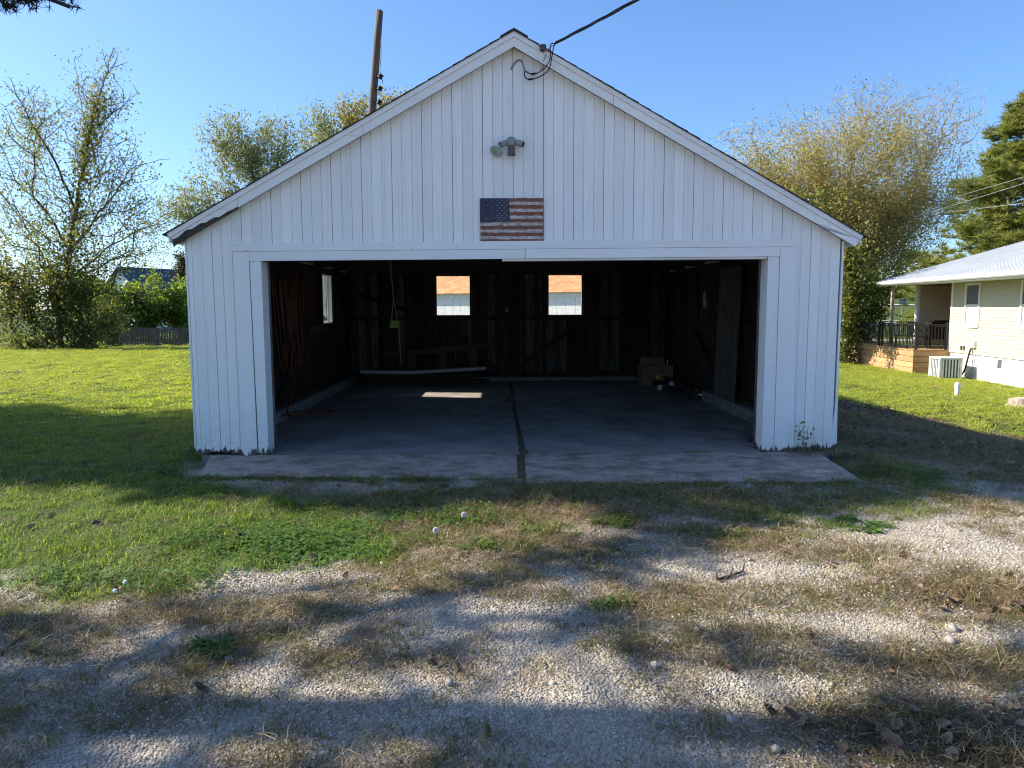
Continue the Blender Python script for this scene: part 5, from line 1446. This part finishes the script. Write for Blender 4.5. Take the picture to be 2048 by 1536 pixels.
def rosette(n, L, w, mat):
    V = []; F = []
    for i in range(n):
        a = 2 * pi * i / n + rg.normal() * .2; d = np.array([cos(a), sin(a), 0]); s = np.array([-d[1], d[0], 0]) * w * .5; l = L * rg.uniform(.6, 1.15); up = rg.uniform(.15, .6)
        P = [(.05, .0, .3), (.4, .22 * up * 2, 1.0), (.75, .30 * up * 2, .8), (1.0, .22 * up * 2, .1)]
        j = len(V)
        for q, z, k in P: V += [d * l * q - s * k + np.array([0, 0, z * l]), d * l * q + s * k + np.array([0, 0, z * l])]
        for k in range(3): F.append((j + 2 * k, j + 2 * k + 1, j + 2 * k + 3, j + 2 * k + 2))
    return np_mesh('rosette', V, F, mat, lnk=False)
V_ros = variant_col('rosette_variants', [rosette(9, .12, .028, M['clover']) for _ in range(4)])
def clover(n):
    C = []; V = []; F = []
    for i in range(n):
        c = np.array([rg.normal() * .06, rg.normal() * .06, rg.uniform(.02, .055)])
        for k in range(3):
            a = rg.uniform(0, .5) + 2.09 * k; d = np.array([cos(a), sin(a), rg.normal() * .2]); s = np.array([-sin(a), cos(a), 0]); l = .013
            j = len(V); V += [c, c + d * l * .6 - s * l * .5, c + d * l * 1.1, c + d * l * .6 + s * l * .5]; F.append((j, j + 1, j + 2, j + 3))
    return np_mesh('clover', V, F, M['clover'], lnk=False)
V_clo = variant_col('clover_variants', [clover(26) for _ in range(4)])
def leaf3(L):
    """curled fallen leaf with a midrib fold and a lobed edge"""
    n = 6; V = []; F = []; cu = rg.uniform(.5, 1.6); fo = rg.uniform(.1, .6)
    for i in range(n + 1):
        q = i / n; w = L * .33 * sin(pi * min(1, q * 1.02 + .02)) ** .7 * (1 + .25 * (i % 2)); x = L * (q - .5); z = cu * L * .35 * (q - .5) ** 2 * 2
        V += [(x, -w, z + fo * w), (x, 0, z), (x, w, z + fo * w * rg.uniform(.4, 1.4))]
    for i in range(n):
        for k in range(2): F.append((3 * i + k, 3 * i + k + 1, 3 * i + k + 4, 3 * i + k + 3))
    return np_mesh('fallen_leaf', np.array(V) + np.array([0, 0, .004]), F, M['dead'], lnk=False)
V_leaf = variant_col('leaf_variants', [leaf3(.065) for _ in range(6)])
def stone():
    bm = __import__('bmesh').new(); __import__('bmesh').ops.create_icosphere(bm, subdivisions=1, radius=.5)
    k = rg.uniform(.6, 1.0, 3)
    V = np.array([v.co[:] for v in bm.verts]) * rg.uniform(.72, 1.15, (len(bm.verts), 1)) * np.array([1, k[0], .45 + .3 * k[1]])
    F = [[v.index for v in f.verts] for f in bm.faces]; bm.free(); return np_mesh('stone', V, F, M['stone'], lnk=False)
V_sto = variant_col('stone_variants', [stone() for _ in range(8)])
def in_view(x, y, m=.5): return (np.abs(x) < .80 * y + m + 1.0) & (y > 2.0)
def clear(x, y):
    """off the slabs"""
    u = (x - G0[0]) * GU[0] + (y - G0[1]) * GU[1]; v = (x - G0[0]) * GN[0] + (y - G0[1]) * GN[1]
    on_ap = (v > np.where(u < .07, -.95 - .05 * (u + 3.2), -1.34)) & (v < 8.3) & (u > -3.25) & (u < 3.27)
    inside = (v > -.02) & (v < 8.25) & (np.abs(u) < 3.56)
    return ~(on_ap | inside)
def sample(x0, x1, y0, y1, dens, prob, rng, m=.5):
    n = int((x1 - x0) * (y1 - y0) * dens); x = rng.uniform(x0, x1, n); y = rng.uniform(y0, y1, n)
    k = in_view(x, y, m) & clear(x, y); x = x[k]; y = y[k]
    k = rng.random(len(x)) < prob(x, y); x = x[k]; y = y[k]
    return np.stack([x, y, ground_z(x, y)], 1)
def put(name, label, cat, P, s0, s1, col, nv, rng, tilt=.15, flatz=1.0):
    n = len(P); rot = np.stack([rng.normal(size=n) * tilt, rng.normal(size=n) * tilt, rng.uniform(0, 6.283, n)], 1)
    s = rng.uniform(s0, s1, n); scl = np.stack([s, s, s * flatz * rng.uniform(.75, 1.2, n)], 1)
    return scatter(name, label, cat, P, rot, scl, col, nv, rng)
r1 = np.random.default_rng(301)
cvr = lambda k: (lambda x, y: cover(x, y)[k])
hv = lambda x, y: .55 + .9 * (fbm(x, y, 1.6, 77) - .3)
P = sample(-11, 10, 3.0, 13, 170, lambda x, y: cover(x, y)[0] * np.clip(hv(x, y), .3, 1) * np.where(x > 0, .75, 1), r1)
put('grass', 'green lawn grass close to the garage', 'grass', P, .65, 1.25, V_gr, 5, r1)
P = sample(-30, 36, 11, 33, 20, lambda x, y: cover(x, y)[0] * np.clip(1.35 - y / 60, .3, 1), r1, 1.5)
put('lawn', 'sunlit yellow green lawn beyond the garage on both sides', 'lawn', P, .8, 1.25, V_far, 5, r1)
P = sample(-26, 36, 10, 33, 9, lambda x, y: cover(x, y)[0] * np.clip((fbm(x, y, .7, 91) * .6 + fbm(x, y, 3, 92) * .4 - .47) * 7, 0, 1), r1, 1.5)
put('lawn_straw', 'patches of dry yellowish blades in the sunlit lawn', 'lawn', P, .7, 1.1, V_far2, 4, r1)
P = sample(-45, 70, 33, 64, 1.6, lambda x, y: np.where((np.abs(y - 33.7) < 2.4) & (x < 7), 0, 1.0) * np.where(np.abs(y - 57.8) < 2.3, 0, 1) * (x * x > 0), r1, 2)
put('far_lawn', 'far lawn beyond the alley and behind the houses', 'lawn', P, 1.6, 2.4, V_far, 5, r1, flatz=.5)
P = sample(-5, 8, 2.0, 12.5, 430, lambda x, y: np.clip(cover(x, y)[1] * .62 + .035, 0, 1) * (1 - cover(x, y)[0] * .8), r1)
put('dry_grass', 'dry straw coloured grass and thatch on the gravel drive', 'dry grass', P, .5, 1.15, V_dry, 5, r1, .3)
P = sample(-5, 8, 2.0, 12, 300, lambda x, y: np.clip(cover(x, y)[1] * .75 + cover(x, y)[2] * .3, 0, 1) * (1 - cover(x, y)[0] * .8), r1)
put('weeds', 'low olive weeds growing through the gravel', 'weeds', P, .5, 1.15, V_weed, 5, r1, .2)
P = sample(-5, 8, 2.0, 11, 190, lambda x, y: np.clip(cover(x, y)[2], 0, 1) * (1 - cover(x, y)[0] * .6), r1)
ea = []
for _ in range(420):
    u = r1.uniform(-3.05, 3.15); 
    if fbm(np.array([u]), np.array([0.]), 1.7, 55)[0] < .40: continue
    v = (-.93 - .055 * (u + 3.2) if u < .07 else -1.33) - abs(r1.normal()) * .07 + .03
    ea.append(to_world(u, v, .0))
ea = np.array(ea); put('edge_weeds', 'weeds and grass creeping over the front edge of the apron', 'weeds', ea, .5, 1.1, V_weed, 5, r1)
put('edge_grass', 'green grass tufts along the front edge of the apron', 'grass', ea[::3] + np.array([.05, -.03, 0]), .5, 1.1, V_gr, 5, r1)
put('green_weeds', 'bright green weed and grass patches along the apron', 'weeds', P, .5, 1.05, V_gr, 5, r1)
CLO = [(560, 1085, 230, 40, 1), (250, 1165, 240, 22, .8), (700, 1050, 120, 40, .8), (900, 1045, 100, 24, .7), (1800, 960, 120, 40, .5)]
P = sample(-5, 6, 3.2, 8, 130, lambda x, y: np.clip(blobs(x, y, CLO) * 1.2 - (1 - fbm(x, y, 3, 5)) * .4, 0, 1), r1)
put('clover_patch', 'patch of clover leaves at the front edge of the lawn', 'clover', P, .8, 1.4, V_clo, 4, r1)
P = sample(-4, 7, 2.0, 10, 34, lambda x, y: np.clip(cover(x, y)[3] * 1.0 + .018 + .05 * cover(x, y)[1], 0, 1), r1)
P3 = sample(-9, 10, 4, 14, 2.2, lambda x, y: np.where(cover(x, y)[0] > .5, .6, .35), r1)
P4 = sample(3.4, 9, 7, 15, 60, lambda x, y: np.clip(cover(x, y)[3] - .1, 0, 1) * .8, r1)
P2 = sample(-3, 5, 2.0, 4.4, 260, lambda x, y: np.clip(cover(x, y)[3] - .25, 0, 1) * .9, r1); P = np.concatenate([P, P2, P3, P4])
P[:, 2] += .006
put('fallen_leaves', 'brown curled fallen leaves, thickest at the lower right', 'leaves', P, .5, 1.25, V_leaf, 6, r1, .5)
def gprob(x, y):
    l, d, g, f = cover(x, y); return np.clip(1 - 1.2 * l - .72 * d - .3 * f, 0, 1)
P = sample(-3, 3.6, 2.0, 3.6, 9500, lambda x, y: gprob(x, y) * (.30 + .7 * sstep(.42, .6, fbm(x, y, 2.2, 61))), r1, .2)
put('gravel', 'fine pale limestone gravel of the drive', 'gravel', P, .005, .017, V_sto, 8, r1, .5)
P = sample(-4, 6.5, 3.6, 6.5, 3600, lambda x, y: gprob(x, y) * (.30 + .7 * sstep(.42, .6, fbm(x, y, 2.2, 61))), r1, .2)
put('gravel', 'pale limestone gravel near the concrete apron', 'gravel', P, .008, .022, V_sto, 8, r1, .5)
P = sample(-4, 6, 2.0, 6, 300, lambda x, y: gprob(x, y) * np.clip((fbm(x, y, 1.9, 64) - .30) * 2.5, .1, 1), r1, .2)
put('medium_gravel', 'mixed pebbles lying over the fine gravel', 'gravel', P, .011, .024, V_sto, 8, r1, .5)
P = sample(-4, 7, 2.0, 9, 26, lambda x, y: gprob(x, y) * np.clip((fbm(x, y, 1.4, 63) - .35) * 3, .12, 1), r1, .2)
put('coarse_gravel', 'larger loose limestones on the gravel drive', 'gravel', P, .018, .042, V_sto, 8, r1, .5)
rs = []
for (px, py, n, sx) in ((1240, 1048, 7, 26), (1460, 1072, 6, 22), (1390, 1066, 5, 20), (1570, 1050, 6, 30), (1690, 1046, 8, 34), (1740, 1062, 5, 20), (1085, 1066, 7, 24), (960, 1095, 5, 26), (720, 1104, 9, 34), (640, 1086, 7, 40), (560, 1110, 7, 44), (480, 1090, 7, 44), (430, 1300, 6, 26), (1215, 1208, 5, 22), (905, 1045, 7, 26), (1330, 996, 6, 40), (1150, 1000, 6, 50), (820, 1000, 6, 40), (1540, 1022, 5, 40)):
    for _ in range(n * 3):
        p = at_z(px + r1.normal() * sx, py + r1.normal() * sx * .22, 0); rs.append((p[0], p[1], float(ground_z(p[0], p[1])) + .004))
rs = np.array(rs); rs = rs[clear(rs[:, 0], rs[:, 1])]
put('broadleaf_weeds', 'bright green rosettes of broadleaf weeds in the drive', 'weeds', rs, .28, .68, V_ros, 4, r1)
# weeds in the threshold joint and leaves in the floor joint
tp = np.array([to_world(u, -.03 + r1.normal() * .03, .012) for u in np.concatenate([r1.normal(-2.35, .15, 16), r1.normal(-1.45, .35, 40), r1.normal(-.25, .2, 18), r1.normal(1.0, .12, 12), r1.normal(2.0, .10, 26), r1.uniform(-2.6, 2.6, 30)])])
put('joint_weeds', 'small green weeds along the garage door threshold', 'weeds', tp, .28, .62, V_gr, 5, r1)
jp = np.array([to_world(.09 + r1.normal() * .03, v, -.02) for v in r1.uniform(.05, 5, 260)])
put('joint_leaves', 'dead leaves filling the joint in the garage floor', 'leaves', jp, .35, .8, V_leaf, 6, r1, .8)
jw = np.array([to_world(.06 + r1.normal() * .025, v, .0) for v in r1.uniform(-1.3, -.05, 60)])
put('joint_grass', 'weeds and dead grass growing in the gap between the apron slabs', 'weeds', jw, .22, .55, V_weed, 5, r1)
ap_ = np.array([to_world(r1.uniform(-3.1, 3.1), -.1 - 1.1 * r1.random() ** 1.5, .03) for _ in range(90)])
put('apron_grit', 'scattered white stone chips on the concrete apron', 'gravel', ap_, .006, .02, V_sto, 8, r1, .5)
fp_ = np.array([to_world(r1.uniform(-3, 3.1), 8 * r1.random(), .022) for _ in range(110)])
put('floor_debris', 'crumbs and leaf bits lying on the garage floor', 'debris', fp_, .15, .5, V_leaf, 6, r1, .4)
# weeds at the right corner of the door bay
cp = np.array([to_world(3.28 + r1.normal() * .16, -.06 + r1.normal() * .05, .03) for _ in range(46)])
put('corner_weeds', 'dry brown weeds at the foot of the right garage corner', 'weeds', cp, .6, 1.4, V_dry, 5, r1)
cw = empty('corner_weed', to_world(3.17, -.06, .02), 'thin brownish weed growing up the right front corner boards', 'weed')
m = MB(); V = []; r = random.Random(12)
for i in range(5):
    a = r.uniform(-.10, .12); P = [(r.uniform(-.03, .03), 0, 0), (a * .5, -.02, .12), (a, -.03, r.uniform(.2, .36))]; m.tube(P, [.003, .0025, .0015], 4)
    for k in range(9): V.append(np.array(P[2]) * (.35 + .65 * k / 8) + np.array([r.uniform(-.04, .04), r.uniform(-.03, .02), r.uniform(-.03, .03)]))
m.obj('stem', M['twig'], cw)
v_, f_ = leaf_quads(np.array(V), .045, r1); np_mesh('leaves', v_, f_, M['gr4'], cw)

# dandelion clocks, clover heads, stones and sticks one can point at
M['fluff'] = m_plain('seed_fluff', (.85, .85, .85), .95)
for px, py, base, lab in ((872, 1060, 1108, 'nearer white dandelion seed head left of centre on the grass'), (928, 1029, 1072, 'farther white dandelion seed head on the grass, right of the other')):
    b = at_z(px, base, 0.0); h = at_y(px, py, b[1]); H = h[2]
    g = empty('dandelion', (b[0], b[1], float(ground_z(b[0], b[1]))), lab, 'dandelion', group='dandelion clocks on the grass')
    hh = H - g.location.z
    MB().tube([(0, 0, 0), (.006, 0, hh * .5), (0, 0, hh)], .0022, 5).obj('stem', M['gr4'], g)
    rn = np.random.default_rng(5); d = rn.normal(size=(520, 3)); d /= np.linalg.norm(d, axis=1)[:, None]; e = np.cross(d, rn.normal(size=(520, 3))); e /= np.linalg.norm(e, axis=1)[:, None]
    c = np.array([0, 0, hh]); V = np.stack([c + d * .003, c + d * .017 - e * .0016, c + d * .021, c + d * .017 + e * .0016], 1).reshape(-1, 3)
    np_mesh('seed_head', V, np.arange(len(V)).reshape(-1, 4), M['fluff'], g)
for px, py, lab in ((231, 1184, 'white clover flower head nearest the gravel at the left'), (251, 1166, 'white clover flower head just behind the nearest one')):
    b = at_z(px, py + 16, 0.0); g = empty('clover_flower', (b[0], b[1], float(ground_z(b[0], b[1]))), lab, 'flower', group='white clover flowers')
    MB().tube([(0, 0, 0), (0, 0, .05)], .0018, 5).obj('stem', M['clover'], g)
    MB().lathe([(.002, .046), (.010, .050), (.012, .058), (.008, .066), (.001, .068)], n=9).obj('flower_head', M['fluff'], g)
R_ = [(1395, 1265, .05, 'pale round stone at the edge of the dry grass right of centre'), (1310, 1341, .055, 'angular white stone on the open gravel right of centre'), (1904, 1262, .085, 'large tan stone in the shaded weeds at the right'), (766, 1128, .055, 'white stone at the front edge of the lawn'),
      (898, 1374, .06, 'rounded grey stone on the gravel beside the dry twig'), (1460, 1445, .045, 'pale stone at the edge of the fallen leaves'), (1900, 1290, .07, 'second tan stone just in front of the large one'), (1552, 1500, .05, 'pale grey stone among the leaves near the lower edge')]
for px, py, s, lab in R_:
    b = at_z(px, py, 0); o = V_sto.objects[R_.index((px, py, s, lab)) % 8].copy(); o.name = 'stone'; COL.objects.link(o); o.location = (b[0], b[1], float(ground_z(b[0], b[1])) + s * .15); o.scale = (s, s, s); o.rotation_euler = (0, 0, px * .1)
    tag(o, lab, 'stone', 'larger stones on the drive')
def stick(name, pts, r0, lab, twigs=()):
    P = [at_z(x, y, 0) for x, y in pts]; P = [np.array([p[0], p[1], float(ground_z(p[0], p[1])) + .012]) for p in P]
    g = empty(name, P[0], lab, 'stick'); MB().tube([tuple(p - P[0]) for p in P], [r0 * (1 - .6 * k / (len(P) - 1)) for k in range(len(P))], 6).obj('branch', M['bark'], g)
    for i, d, L in twigs:
        a = P[i] - P[0]; MB().tube([tuple(a), tuple(a + np.array(d) * L)], [r0 * .5, r0 * .2], 5).obj('twig', M['bark'], g)
stick('fallen_stick', [(0, 1318), (40, 1278), (95, 1232)], .009, 'long thin dark stick lying at the left edge of the gravel')
stick('woody_stub', [(1435, 1168), (1460, 1160), (1485, 1148)], .014, 'dry brown woody stub sticking out of the weeds right of centre', ((1, (.3, 0, .9), .05), (2, (.2, .1, .8), .06), (0, (-.2, 0, .9), .05)))
stick('dry_twig', [(918, 1350), (906, 1330), (898, 1310)], .008, 'small grey forked twig standing on the gravel', ((1, (-.5, .3, .6), .06), (2, (.5, .2, .5), .06)))
print('script done', len(COL.objects))
